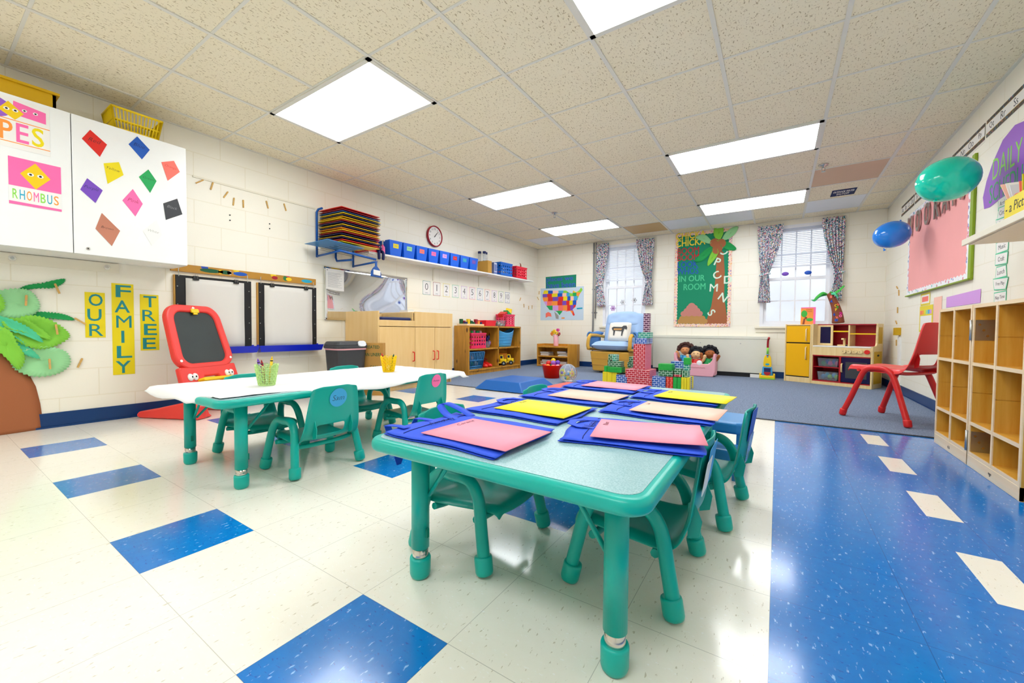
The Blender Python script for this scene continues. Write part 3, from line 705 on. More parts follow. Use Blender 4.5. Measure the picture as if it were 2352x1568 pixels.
kites = [('Red', 'red', 'ink', (0.748, 1.964), [(-0.061, 0.003), (-0.021, 0.077), (0.06, 0.009), (0.023, -0.088)]),
         ('Blue', 'letter_blue', 'navy', (0.978, 2.018), [(-0.059, 0.001), (-0.011, 0.075), (0.058, 0.004), (0.013, -0.081)]),
         ('Yellow', 'banner_yellow', 'ink', (0.838, 1.802), [(-0.049, 0.037), (0.029, 0.072), (0.052, -0.011), (-0.031, -0.098)]),
         ('Orange', 'salmon', 'red', (1.158, 1.924), [(-0.056, 0.032), (0.02, 0.068), (0.056, -0.005), (-0.02, -0.096)]),
         ('Green', 'green', 'dark_green', (1.026, 1.798), [(-0.054, 0.007), (0.0, 0.078), (0.046, 0.007), (0.008, -0.091)]),
         ('Purple', 'purple', 'navy', (0.727, 1.637), [(-0.053, -0.01), (-0.019, 0.075), (0.055, 0.015), (0.018, -0.081)]),
         ('Pink', 'pink', 'crimson', (0.94, 1.612), [(-0.059, -0.001), (-0.002, 0.095), (0.051, 0.003), (0.009, -0.098)]),
         ('Black', 'graphite', 'grey', (1.163, 1.621), [(-0.054, 0.029), (0.032, 0.088), (0.063, -0.025), (-0.04, -0.092)]),
         ('Brown', 'clay', 'black', (0.801, 1.387), [(-0.059, -0.005), (-0.026, 0.109), (0.065, 0.006), (0.021, -0.109)]),
         ('White', 'white', 'grey', (1.049, 1.416), [(-0.06, 0.002), (0.02, 0.101), (0.05, -0.006), (-0.01, -0.097)])]
for n, m, ik, (y, z), q in kites:
    lab = 'white paper kite barely showing on the white cabinet door' if n == 'White' else '%s paper kite with its colour name on the white cabinet door' % n.lower()
    mb = MB(m).sheet(q, 0, .0012).mat(ik).text(n, 0, .012, .0012, w=.062 if len(n) < 6 else .07, off=-.015, shear=.3, rot=-.12, d=.0004)
    solo(mb, 'paper_kite', lab, 'paper kite', WC(y, z), 'colour kites on the cabinet door')
def face(mb, x, y, r, gap, d=.0016):
    for s in (-1, 1): mb.mat('white').sheet(ell(x + s * gap, y, r * 1.5, r * 1.15, 14), d, .0003).mat('ink').sheet(ell(x + s * gap, y, r * .7, n=12), d + .0003, .0003)
# shapes poster and rhombus card
mb = MB('paper').sheet(rect(.40, .30), 0, .001)
mb.mat('violet').sheet(ell(-.035, .075, .085, .062, 24), .001, .0004).mat('pink').sheet([(.055, .135), (.185, .115), (.185, .045), (.05, .055)], .001, .0004)
mb.mat('yellow').sheet([(-.005, .065), (.035, .125), (.095, .07), (.06, .022)], .0014, .0004)
mb.mat('orange').sheet([(-.2, .022), (.2, .012), (.2, .017), (-.2, .027)], .001, .0003).sheet([(-.2, -.118), (.2, -.118), (.2, -.113), (-.2, -.113)], .001, .0003)
face(mb, .045, .078, .008, .017, .0018); face(mb, -.04, .09, .008, .017); face(mb, .12, .092, .007, .022)
for ch, m, x in (('S', 'lilac', -.165), ('H', 'green', -.10), ('A', 'sky_blue', -.035), ('P', 'orange', .025), ('E', 'pink', .088), ('S', 'banner_yellow', .150)): mb.mat(m).text(ch, x, -.05, .001, h=.115, w=.05, off=.012, d=.0004)
solo(mb, 'shapes_poster', 'white SHAPES poster with smiling purple, yellow and pink shapes', 'poster', WC(.345, 1.945))
mb = MB('white').sheet(rect(.215, .285), 0, .001).mat('pink').sheet([(-.1075, -.03), (.1075, -.03), (.1075, .1425), (-.1075, .1425)], .001, .0004).sheet([(-.1075, -.1425), (.1075, -.1425), (.1075, -.128), (-.1075, -.124)], .001, .0004)
mb.mat('yellow').sheet([(-.062, .05), (.0, .13), (.062, .05), (.0, -.03)], .0014, .0004)
face(mb, 0, .055, .009, .020, .0018)
for i, (ch, m) in enumerate(zip('RHOMBUS', ('lime_print', 'cyan', 'orange', 'pink', 'lime_print', 'cyan', 'orange'))): mb.mat(m).text(ch, -.083 + i * .028, -.078, .001, h=.058, w=.021, off=.006, d=.0004)
solo(mb, 'rhombus_card', 'pink card reading RHOMBUS with a yellow diamond face', 'poster', WC(.481, 1.60))

# baskets on the cabinet
def slat_basket(mb, x0, x1, y0, y1, z0, z1, tap, n, bar=.008, rim=.012):
    """open basket with slotted walls; tap = how far the foot is drawn in"""
    c = [(x0 + tap, y0 + tap), (x1 - tap, y0 + tap), (x1 - tap, y1 - tap), (x0 + tap, y1 - tap)]; d = [(x0, y0), (x1, y0), (x1, y1), (x0, y1)]
    for i in range(4):
        a0, a1, b0, b1 = Vector(c[i]), Vector(c[(i + 1) % 4]), Vector(d[i]), Vector(d[(i + 1) % 4])
        k = n if (b1 - b0).length > .2 else max(4, int(n * .7))
        for j in range(k + 1):
            u = j / k; p = a0.lerp(a1, u); q = b0.lerp(b1, u)
            mb.tube([(p.x, p.y, z0), (q.x, q.y, z1)], bar / 2 if 0 < j < k else bar, 6)
        for w in (0., .12, .5, 1.):
            p, q = a0.lerp(b0, w), a1.lerp(b1, w); z = z0 + (z1 - z0) * w
            mb.tube([(p.x, p.y, z), (q.x, q.y, z)], rim if w == 1. else bar * .8, 6)
    mb.box(x0 + tap, x1 - tap, y0 + tap, y1 - tap, z0 - .004, z0 + .004)
mb = MB('yellow_basket'); slat_basket(mb, -.12, .12, -.14, .14, .005, .16, .025, 14, .007, .008)
solo(mb, 'storage_basket', 'yellow slotted plastic basket standing on the wall cabinet', 'basket', at(-4.07, .985, 2.1135))
mb = MB('gold').prism([(-.11, -.12), (.11, -.12), (.11, .12), (-.11, .12)], .0, .006).box(-.125, -.11, -.14, .14, 0, .105).box(.11, .125, -.14, .14, 0, .105).box(-.125, .125, -.14, -.125, 0, .095).box(-.125, .125, .125, .14, 0, .095).box(-.14, .14, -.155, .155, .09, .105).mat('tan').box(-.10, .10, -.12, .12, .1052, .106)
solo(mb, 'storage_tray', 'yellow plastic tray lying on the wall cabinet near its left end', 'tray', at(-4.06, .44, 2.1135))

mb = MB('cream_paint').box(0, .62, -.04, .03, 0, .012)
rail = struct(mb, 'trim_1', M=WL(.31, 1.165, .0))
for y in (.102, .554):
    MB('chrome').cyl((y, -.003, .012), (y, -.003, .016), .018, n=20).mat('steel').cyl((y, -.003, .016), (y, -.003, .020), .009, n=6).build('screw', rail)

# paper palm tree
t = thing('paper_palm_tree', 'cut paper palm tree on the left wall under the cabinet', 'wall decoration', WL(.35, .0, .001))
mb = MB('trunk_paper')
edge = [(.0, .66), (.02, .58), (.06, .50), (.11, .42), (.15, .30), (.168, .18), (.178, .05), (.181, .001)]
def trunk(u, v):
    k = min(int(v * 7), 6); f = v * 7 - k; x = edge[k][0] * (1 - f) + edge[k + 1][0] * f; z = edge[k][1] * (1 - f) + edge[k + 1][1] * f
    xx = -.33 + (x + .33) * u
    return (xx, z, .002 + .035 * math.sin(PI * u) ** .7)
mb.grid(trunk, 12, 14); mb.build('trunk', t, solid=.001)
def frond(mat, pts, z, n=5, curl=.012, fr=.010):
    """outline with a fringed rim"""
    P = arc([(p[0], p[1], 0) for p in pts + [pts[0]]], 9)[:-1]; c = sum(P, Vector()) / len(P); out = []
    for i, p in enumerate(P):
        d = (p - c); out.append(p - d.normalized() * (fr if i % 2 else 0))
    def fn(u, v):
        p = c.lerp(out[int(round(u * len(out))) % len(out)], v); return (p.x, p.y, z + curl * v * v * (1 + .4 * math.sin(3 * PI * u)))
    return MB(mat).grid(fn, len(out), 3, cu=True)
FR = [('leaf_green', [(.07, .945), (.15, .965), (.24, .978), (.293, 1.02), (.297, 1.055), (.20, 1.02), (.11, .985)], .004, .006),
      ('leaf_light', [(-.05, .93), (.06, .965), (.13, .96), (.17, .905), (.178, .83), (.12, .765), (.02, .76), (-.06, .82)], .012, .014),
      ('leaf_lime', [(-.15, .94), (-.03, .955), (.02, .90), (.025, .82), (-.04, .78), (-.15, .80)], .026, .016),
      ('leaf_green', [(.10, .79), (.17, .815), (.25, .812), (.315, .79), (.342, .757), (.25, .762), (.13, .765)], .008, .004),
      ('leaf_lime', [(.03, .745), (.12, .79), (.21, .77), (.29, .70), (.314, .635), (.24, .57), (.15, .555), (.06, .62)], .018, .016),
      ('leaf_light', [(.04, .52), (.12, .565), (.22, .575), (.30, .53), (.315, .44), (.25, .375), (.14, .365), (.05, .43)], .012, .016),
      ('leaf_lime', [(.0, .77), (.10, .765), (.17, .71), (.225, .62), (.12, .66), (.02, .70)], .034, .012),
      ('leaf_mint', [(-.05, .80), (.06, .755), (.14, .69), (.185, .60), (.09, .655), (-.04, .71)], .044, .008),
      ('leaf_mint', [(.01, .68), (.07, .645), (.12, .58), (.172, .49), (.10, .52), (.04, .60)], .030, .008),
      ('leaf_lime', [(-.08, .73), (.03, .70), (.075, .60), (.105, .50), (.075, .42), (.02, .50), (-.06, .62)], .040, .014)]
for m, p, z, c in FR: frond(m, p, z, curl=c).build('frond', t, solid=.0008)

# clothespins
def pin_mesh():
    mb = MB('clip_wood').prism([(-.005, -.036), (.005, -.036), (.0055, .03), (.0035, .036), (-.0035, .036), (-.0055, .03)], .0, .0045).prism([(-.005, -.036), (.005, -.036), (.0055, .03), (.0035, .036), (-.0035, .036), (-.0055, .03)], .0055, .010)
    return mb
PIN = None
def pin(M, label, group):
    global PIN
    if PIN is None:
        PIN = thing('clothespin', label, 'clothespin', M, group); pin_mesh().build('wooden_arms', PIN); MB('steel').tube([(-.0056, 0, -.001), (.0056, 0, -.001), (.0056, .0, .011), (-.0056, 0, .011)], .0008, 6, True).tube([(-.0058, .003, .0), (-.0058, .003, .010)], .0008, 6).build('spring', PIN)
        return PIN
    return dup(PIN, M, label, group)
for y, z, a, d, w in ((.607, .978, .3, .018, 'on the upper dark green frond of the paper palm'), (.464, .886, -.05, .03, 'on the round pale frond of the paper palm'), (.716, .752, .9, .014, 'at the tip of the middle dark frond of the paper palm'), (.597, .692, .1, .036, 'on the lime frond of the paper palm'), (.562, .452, .03, .03, 'on the lowest pale frond of the paper palm')):
    pin(WL(y, z, d) @ RZ(a), 'wooden clothespin ' + w, 'clothespins on the paper palm')
pin(WL(.712, .448) @ RZ(-.35), 'wooden clothespin alone on the wall below the yellow word OUR', 'clothespins on the left wall')
for i, (y, z, a) in enumerate(((1.459, 1.987, -.9), (1.55, 1.977, -.25), (1.658, 1.93, -.5), (1.721, 1.884, -.1), (1.802, 1.885, .02), (2.016, 1.933, .25), (2.189, 1.952, .3))):
    o = 'leftmost second third fourth fifth sixth rightmost'.split()[i]
    pin(WL(y, z) @ RZ(a), '%s wooden clothespin in the row under the thin rail' % o + (' from the left' if 0 < i < 6 else ''), 'clothespins on the left wall')
struct(MB('cream_paint').box(0, 1.10, -.008, .008, 0, .008), 'trim_2', M=WL(1.41, 2.02, .0))
for y, z in ((1.691, 1.753), (1.691, 1.705), (2.039, 1.75), (2.039, 1.703)):
    solo(MB('black').cyl((0, 0, 0), (0, 0, .004), .006, n=10), 'wall_plug', 'small black screw hole plug in the wall under the clothespins', 'wall plug', WL(y, z, .0002), 'wall plugs')

# OUR / FAMILY / TREE
for wd, y, z, w, h in (('OUR', .797, .80, .107, .335), ('FAMILY', .950, .695, .126, .705), ('TREE', 1.108, .75, .116, .45)):
    mb = MB('banner_yellow').sheet(rect(w, h), 0, .0012).mat('teal_letter'); n = len(wd); st = h / n
    for i, ch in enumerate(wd):
        cw = {'I': .018}.get(ch, w * .70); mb.text(ch, .004 * (-1) ** i, h / 2 - st * (i + .5), .0012, h=st * .80, w=cw, off=0. if ch in 'MR' else .012, d=.0006)
    solo(mb, 'word_banner', 'yellow paper strip with teal letters spelling %s downwards' % wd, 'sign', WL(y, z))

# ------------------------------------------------------------------ red plastic easel
d = Vector((.90, .436, 0)); r = Vector((-.436, .90, 0)); top = Vector((-.252, -.122, .905)); L = top.length
Mx = frame((-3.70, 1.205, .0), r * 1.04, top / L)
t = thing('toddler_easel', 'red plastic easel with a grey chalkboard, bulging eyes and yellow tray', 'easel', at(-3.95, 1.45))
def ring(mb, o, i, z0, z1):
    n = len(o); v = [(x, y, z) for z in (z0, z1) for q in (o, i) for x, y in q]; f = []
    for k in range(n):
        j = (k + 1) % n; f += [(k, j, n + j, n + k), (2 * n + k, 3 * n + k, 3 * n + j, 2 * n + j), (k, 2 * n + k, 2 * n + j, j), (n + k, n + j, 3 * n + j, 3 * n + k)]
    return mb.add(v, f, False)
def tp(q, lo=.42, hi=.93, k=.06):      # the head narrows upward
    return [(x + (.25 - x) * 2 * k * max(0, (y - lo) / (hi - lo)), y) for x, y in q]
W0 = Matrix.Translation((-3.95, 1.45, 0)).inverted()
def ez(mb, nm, bev=.008): return mb.build(nm, t, M=W0 @ Mx, bevel=bev, seg=2)
mb = MB('red_easel'); ring(mb, tp(rrect(-.01, .51, .40, .935, .12, 8)), tp(rrect(.055, .445, .445, .875, .075, 8)), -.03, .018)
mb.prism([(.0, .42), (.50, .42), (.505, .30), (.48, .20), (.40, .17), (.37, .26), (.31, .33), (.19, .33), (.14, .25), (.13, .17), (.03, .17), (-.005, .30)], -.028, .016)
ez(mb, 'easel_frame', .012)
MB('chalkboard').prism(tp(rrect(.045, .455, .44, .885, .08, 8)), -.012, .002).build('chalkboard', t, M=W0 @ Mx)
for a, b in ((.01, .13), (.37, .49)):
    ez(MB('red_easel').prism([(a, .22), (b, .22), (b + .01, .03), (b + .03, .004), (a - .03, .004), (a - .01, .03)], -.034, .014), 'leg', .01)
ez(MB('yellow').prism(rrect(.22, .285, .865, .898, .008), .016, .03).box(.235, .27, .85, .87, .016, .028), 'paper_clip', .003)
for x in (.085, .415):
    mb = MB('white')
    for s in (-1, 1):
        mb.mat('white').ball((x + s * .020, .335, .018), .022, .030, .014, 16, 8).mat('black').ball((x + s * .016, .335, .031), .006, .008, .004, 10, 6)
    ez(mb, 'eyes', 0)
ez(MB('yellow').prism([(.13, .285), (.40, .285), (.42, .292), (.40, .302), (.13, .315), (.115, .30)], .01, .07), 'pencil_tray', .006)
ez(MB('white').cyl((.03, .47, .018), (.03, .47, .021), .010, n=14).cyl((.47, .47, .018), (.47, .47, .021), .010, n=14), 'bolt_caps', 0)
ez(MB('white').prism([(.235, .905), (.25, .92), (.265, .908), (.25, .9)], .018, .020), 'top_mark', 0)
# whiteboard on the reverse, and the feet that prop the easel up
MB('white').prism(tp(rrect(.05, .45, .44, .87, .08, 8)), -.027, -.015).build('rear_board', t, M=W0 @ Mx)
for u0 in (.06, .42):
    MB('red_easel').prism([(-.02, .0), (.50, .0), (.52, .02), (.50, .05), (.36, .075), (.16, .12), (.0, .15), (-.03, .10)], -.045, .045).build('foot', t, M=W0 @ frame(Vector((-3.70, 1.205, .002)) + r * 1.04 * u0, -d, (0, 0, 1)), bevel=.014)
# ------------------------------------------------------------------ painted rail and the two wall easels
rail = thing('paint_rail', 'paint daubed wooden rail screwed along the wall above two drawing boards', 'rail', WL(1.244, 1.187, .0))
MB('paint_blobs').box(0, 1.262, 0, .063, .001, .022).build('rail_board', rail)
mb = MB('grass')
for i, (x, w, m) in enumerate(((.28, .08, 'dark_green'), (.40, .05, 'dark_green'), (.52, .06, 'letter_blue'), (.83, .03, 'crimson'), (.97, .03, 'yellow'), (1.16, .06, 'cyan'), (.36, .02, 'yellow'), (.43, .02, 'white'))): mb.mat(m).sheet(ell(x, .031, w, .018, 12), .022, .0004)
part(mb.build('paint_daub', rail), 'dried paint daubs')
for y, w, pa, pb, nm in ((1.262, .588, .075, .525, 'left'), (1.908, .594, .057, .542, 'right')):
    t = thing('drawing_board', 'black drawing board hung under the painted rail, %s of the pair, with blank paper' % nm, 'drawing board', WL(y, .53, .0), 'drawing boards under the painted rail')
    H = .625
    MB('easel_wood').box(0, w, 0, H, .001, .030).build('backing_board', t)
    MB('black').box(.008, w, 0, H, .030, .036).build('board_face', t)
    def fn(u, v): return (pa + (pb - pa) * u, -.01 + (H - .012) * v, .0425 + .004 * math.sin(9 * v) * (1 - v) + .002 * math.sin(5 * u))
    part(MB('pad_paper').grid(fn, 6, 12).build('paper_pad', t, solid=.0012), 'blank off-white paper pad')
    for x in (pa + .07, pb - .07):
        c = MB('black').prism([(-.022, -.022), (.022, -.022), (.018, .014), (-.018, .014)], .046, .054).mat('steel').tube([(-.010, -.012, 0.0555), (-.012, .022, 0.0555), (-.003, .03, 0.0555), (.0, -.01, 0.0555)], .0012, 6).tube([(.010, -.012, 0.0555), (.012, .022, 0.0555), (.003, .03, 0.0555)], .0012, 6)
        c.build('binder_clip', t, M=Matrix.Translation((x, H - .012, 0)))
    for x in (.03, w - .03): MB('steel').tube(arc([(x, H - .01, .037), (x, H + .02, .034), (x, H + .05, .03), (x + .006, H + .055, .026)], 4), .003, 8).build('hanging_hook', t)
    for k in range(8): MB('steel').cyl((w - .02 if k % 2 else .02, .08 + (k // 2) * .15, .036), (w - .02 if k % 2 else .02, .08 + (k // 2) * .15, .038), .004, n=8).build('nail', t)
    tr = MB('blue_tray'); a, b = -.01, w + .02
    tr.add([(a, -.03, .031), (b, -.03, .031), (b + .012, .012, .12), (a - .012, .012, .12), (a + .01, -.055, .04), (b - .01, -.055, .04), (b - .005, -.048, .105), (a + .005, -.048, .105), (a, .02, .031), (b, .02, .031)], [(8, 9, 1, 0), (0, 1, 5, 4), (4, 5, 6, 7), (7, 6, 2, 3), (0, 4, 7, 3), (1, 2, 6, 5)])
    tr.build('paint_tray', t, solid=.003, off=0.)
# ------------------------------------------------------------------ drying rack with coloured trays
t = thing('drying_rack', 'blue wall drying rack holding a stack of red, yellow and blue trays', 'drying rack', WL(2.51, 1.44, .0))
def W2(p, o=Vector((LX, 2.51, 1.44))): q = Vector(p) - o; return (q.y, q.z, q.x)       # world -> rack local (u, v, n)
mb = MB('blue_rack')
for y, z0 in ((2.515, 1.49), (2.965, 1.44)):
    mb.tube([W2((LX + .03, y, z0)), W2((LX + .03, y, 1.98)), W2((LX + .045, y + .01, 2.01)), W2((LX + .10, y + .02, 2.015))], .012, 10)
    mb.tube([W2((LX + .03, y, z0 + .012)), W2((LX + .20, y, z0 + .018)), W2((LX + .46, y, z0 + .03))], .011, 10)
mb.tube([W2((LX + .03, 2.74, 1.72)), W2((LX + .03, 2.74, 1.52)), W2((LX + .05, 2.74, 1.48)), W2((LX + .30, 2.76, 1.475))], .012, 10)
mb.tube([W2((LX + .46, 2.50, 1.52)), W2((LX + .53, 2.90, 1.478))], .012, 10)
mb.build('rack_frame', t)
mb = MB('graphite')
for k in range(6): mb.tube([W2((LX + .05 + .08 * k, 2.50, 1.575)), W2((LX + .05 + .08 * k, 2.98, 1.565))], .002, 5)
mb.build('wire_shelf', t)
cols = 'yellow red navy yellow navy crimson yellow orange_truck navy yellow navy crimson yellow gold navy yellow blue_rack crimson red'.split()
rr = random.Random(3)
for k, c in enumerate(cols):
    z = 1.625 + k * .0196; dx, dy = rr.uniform(-.012, .012), rr.uniform(-.012, .012)
    mb = MB(c); x0, x1, y0, y1 = LX + .025 + dx, LX + .445 + dx, 2.54 + dy, 3.02 + dy
    v = [W2(p) for p in ((x0, y0, z + .012), (x1, y0, z), (x1, y1, z - .004), (x0, y1, z + .008), (x0, y0, z + .016), (x1, y0, z + .005), (x1, y1, z + .001), (x0, y1, z + .012))]
    mb.add(v, [(0, 1, 2, 3), (7, 6, 5, 4), (0, 4, 5, 1), (1, 5, 6, 2), (2, 6, 7, 3), (3, 7, 4, 0)], False)
    mb.mat('graphite').tube([W2(((x0 + x1) / 2, y0 + .01, z)), W2(((x0 + x1) / 2, y1 - .01, z))], .002, 5)
    mb.build('tray', t)
mb = MB('blue_stool'); v = [W2(p) for p in ((LX + .06, 2.36, 1.605), (LX + .50, 2.345, 1.602), (LX + .46, 2.80, 1.59), (LX + .05, 2.84, 1.60))]
mb.add(v, [(0, 1, 2, 3)]); part(mb.build('tray', t, solid=.004, off=0.), 'pale blue tray sliding out of the bottom')

t = thing('dustpan', 'blue dustpan with a white brush clipped inside, hanging from the drying rack arm', 'dustpan', frame((LX + .53, 2.895, 1.455), Vector((-.25, .97, 0)).normalized(), (0, 0, 1)))
MB('blue_rack').prism([(-.012, .0), (.012, .0), (.014, -.05), (.05, -.075), (.082, -.115), (.088, -.165), (-.088, -.165), (-.082, -.115), (-.05, -.075), (-.014, -.05)], 0, .012).box(-.088, .088, -.172, -.163, .0, .035).build('pan', t, bevel=.003)
MB('white').box(-.055, .055, -.15, -.095, .013, .022).build('brush_bristles', t)
MB('steel').tube([(0, -.005, .006), (0, .012, .012), (0, .018, .0), (0, .008, -.05)], .002, 6).build('hook', t)

# ------------------------------------------------------------------ mirror, notice, clock, number cards
t = thing('wall_mirror', 'wavy acrylic mirror panel on the wall above the changing cabinet', 'mirror', WL(3.213, 1.11, .0))
def wv(u, v): return (-.604 + 1.208 * u, -.30 + .60 * v, .012 + .008 * math.sin(5.5 * u + 1) * math.sin(4 * v + .6) + .006 * math.sin(5 * u * v + 2))
MB('mirror').grid(wv, 36, 18).build('mirror_sheet', t, solid=.002)
for x, y in ((-.59, .285), (.59, .285), (.59, -.285)): MB('steel').cyl((x, y, .008), (x, y, .014), .006, n=10).build('screw', t)
mb = MB('paper').sheet(rect(.225, .245), 0, .0008).mat('ink').sheet([(-.1, .10), (-.088, .10), (-.088, .106), (-.1, .106)], .0008, .0002)
for k in range(18):
    w = .15 + .03 * math.sin(k * 2.3); mb.mat('grey_ink').sheet([(-.09, .075 - k * .0095), (-.09 + w, .075 - k * .0095), (-.09 + w, .0772 - k * .0095), (-.09, .0772 - k * .0095)], .0008, .0002)
solo(mb, 'notice_sheet', 'white typed notice taped over the left end of the wavy mirror', 'notice', WL(2.737, 1.268, .018))
t = thing('wall_clock', 'round white wall clock with a dark red rim above the row of blue bins', 'clock', WL(4.332, 2.076, .0))
MB('crimson').lathe([(.0, .001), (.148, .001), (.150, .006), (.152, .034), (.144, .040), (.137, .036), (.137, .022), (.0, .022)], 40).build('clock_rim', t)
MB('white').cyl((0, 0, .022), (0, 0, .0235), .137, n=40).build('clock_dial', t)
mb = MB('ink')
for k in range(1, 13): a = PI / 2 - k * PI / 6; mb.text(str(k), .105 * math.cos(a), .105 * math.sin(a), .0236, h=.026, d=.0006)
mb.build('dial_numerals', t)
for nm, a, L, w in (('minute_hand', R(48), .10, .005), ('hour_hand', R(50), .062, .008)):
    mb = MB('ink'); mb.M = RZ(a); mb.box(-.02, L, -w / 2, w / 2, .026, .028).cyl((0, 0, .025), (0, 0, .031), .007, n=12); mb.build(nm, t)
rims = ('teal_letter', 'crimson', 'banner_yellow', 'leaf_mint', 'lilac', 'pink', 'sky_blue', 'salmon', 'lilac', 'green', 'letter_blue')
wnm = 'zero one two three four five six seven eight nine ten'.split()
for k in range(11):
    y = 4.190 + k * .2085
    mb = MB(rims[k]).sheet(rect(.148, .196), 0, .0008).mat('paper').sheet(rrect(-.070, .070, -.094, .094, .01, 3), .0008, .0003).mat('ink').text(str(k), 0, .018, .0011, h=.095, off=-.012 if k != 1 else -.005, d=.0004)
    mb.mat('grey_ink').text(wnm[k], 0, -.072, .0011, h=.014, d=.0003)
    solo(mb, 'number_card', 'number card showing %d under the wall shelf' % k, 'number card', WL(y, 1.312 + .0005 * k), 'number cards zero to ten')

# ------------------------------------------------------------------ wall shelf and everything standing on it
SA = math.atan(.0148)
def SH(u, d=0.):      # shelf frame: local x = out of the wall, y = along the shelf, z = up
    M = Matrix.Identity(4); M[1][1], M[2][1] = math.cos(SA), math.sin(SA); M[1][2], M[2][2] = -math.sin(SA), math.cos(SA)
    o = Vector((LX + d, 3.02, 1.598)) + Vector((0, math.cos(SA), math.sin(SA))) * u + Vector((0, -math.sin(SA), math.cos(SA))) * .0225
    M.translation = o; return M
t = thing('wall_shelf', 'long white wall shelf carrying blue bins and crates', 'shelf', SH(0.))
MB('white').box(.001, .25, 0, 3.80, -.0225, -.001).build('shelf_board', t, bevel=.002)
for u in (.30, 1.30, 2.38, 3.32): MB('cream_paint').box(.001, .012, u - .012, u + .012, -.21, -.0235).prism([(.012, -.024), (.20, -.024), (.20, -.034), (.012, -.085)], -.002, .002).build('bracket', t) if False else MB('cream_paint').box(.001, .010, u - .012, u + .012, -.21, -.024).box(.01, .20, u - .002, u + .002, -.04, -.024).build('bracket', t)
tags = ('banner_yellow', 'leaf_light', 'salmon', 'pink', 'lilac', 'red', 'cyan', 'purple')
tnm = ('yellow', 'pale green', 'salmon', 'pink', 'lilac', 'red', 'teal', 'violet')
def open_box(mb, w, d, h, tw, td, th=.004):
    """tapered open tub, base w x d, top (w+tw) x (d+td); front towards +x"""
    b = [(-d / 2, -w / 2), (d / 2, -w / 2), (d / 2, w / 2), (-d / 2, w / 2)]
    q = [(x + math.copysign(td / 2, x), y + math.copysign(tw / 2, y)) for x, y in b]
    v = [(x, y, .001) for x, y in b] + [(x, y, h) for x, y in q] + [(x * (1 - 2 * th / d), y * (1 - 2 * th / w), h) for x, y in q] + [(x * (1 - 2 * th / d), y * (1 - 2 * th / w), .001 + th) for x, y in b]
    f = [(3, 2, 1, 0), (12, 13, 14, 15)]
    for i in range(4): j = (i + 1) % 4; f += [(i, j, 4 + j, 4 + i), (4 + i, 4 + j, 8 + j, 8 + i), (8 + i, 8 + j, 12 + j, 12 + i)]
    return mb.add(v, f, False)
for k in range(8):
    t = thing('storage_bin', 'blue plastic bin with a %s label card on the wall shelf' % tnm[k], 'bin', SH(.405 + .221 * k, .135), 'blue bins on the wall shelf')
    open_box(MB('blue_bin'), .165, .20, .188, .042, .03).build('bin_body', t, bevel=.004)
    fm = frame((.1085, 0, .135), (0, 1, 0), Vector((.080, 0, 1)).normalized())
    MB('ink').prism(ell(0, .030, .038, .011, 20), .0, .0008).build('hand_slot', t, M=fm)
    MB('paper').sheet(rect(.098, .066), .0, .001).mat(tags[k]).sheet(rect(.086, .054), .001, .0004).mat('grey_ink').sheet(rect(.05, .006), .0014, .0002).build('label_card', t, M=fm @ Matrix.Translation((0, -.012, .001)))
    MB('paper').sheet(rrect(-.032, .032, .024, .034, .003, 2), .001, .0006).build('slot_liner', t, M=fm)
def holes(mb, P, U, V, nx, ny, r=.33):
    """flat panel of cells, each with a round hole"""
    P, U, V = Vector(P), Vector(U), Vector(V); sq = [(-.5, -.5), (0, -.5), (.5, -.5), (.5, 0), (.5, .5), (0, .5), (-.5, .5), (-.5, 0)]
    for i in range(nx):
        for j in range(ny):
            c = P + U * ((i + .5) / nx) + V * ((j + .5) / ny); u, v = U / nx, V / ny; L = min(u.length, v.length)
            o = [c + u * a + v * b for a, b in sq]; n = [c + (u.normalized() * math.cos(R(225 + 45 * k)) + v.normalized() * math.sin(R(225 + 45 * k))) * L * r for k in range(8)]
            mb.add(o + n, [(k, (k + 1) % 8, 8 + (k + 1) % 8, 8 + k) for k in range(8)], False)
def crate(mat, w, d, h, t, nx, ny, nd, rim='same'):
    """open crate, w along y (front towards +x)"""
    mb = MB(mat); a, b = h * .14, h * .84
    for x in (-d / 2, d / 2): holes(mb, (x, -w / 2, a), (0, w, 0), (0, 0, b - a), nx, ny)
    for y in (-w / 2, w / 2): holes(mb, (-d / 2, y, a), (d, 0, 0), (0, 0, b - a), nd, ny)
    o = mb.build('crate_walls', t, solid=.004)
    mb = MB(mat); e = .007
    for z0, z1, g in ((0, a, .0), (0, a * .35, e), (b, h, .0), (b + (h - b) * .35, h, e)):
        for s in (-1, 1):
            mb.box(s * d / 2 - .003 - (g if s < 0 else 0), s * d / 2 + .003 + (g if s > 0 else 0), -w / 2 - g, w / 2 + g, z0, z1)
            mb.box(-d / 2 - g, d / 2 + g, s * w / 2 - .003 - (g if s < 0 else 0), s * w / 2 + .003 + (g if s > 0 else 0), z0, z1)
    mb.box(-d / 2, d / 2, -w / 2, w / 2, .001, .005)
    mb.build('crate_rim', t)
    return t
t = crate('blue_crate', .355, .225, .225, thing('crate', 'blue perforated crate on the wall shelf, right of the kraft box', 'crate', SH(2.86, .135)), 6, 3, 4)
t = crate('red_crate', .36, .225, .215, thing('crate', 'red perforated crate at the right end of the wall shelf', 'crate', SH(3.36, .135)), 6, 3, 4)
t = crate('red_crate', .17, .20, .15, thing('crate', 'small red perforated crate on the wall shelf, half hidden behind the drying rack', 'crate', SH(.06, .13)), 4, 3, 4)
mb = MB('kraft')
for i, c in enumerate(('yellow', 'white', 'green', 'sky_blue', 'red', 'white', 'yellow', 'white')): solo(MB(c).ball((0, 0, .04), .036), 'toy_ball', '%s toy ball inside the blue perforated crate on the wall shelf' % c, 'ball', SH(2.72 + .085 * (i % 4), .085 + .08 * (i // 4)) @ at(0, 0, .007), 'toys in the blue crate')
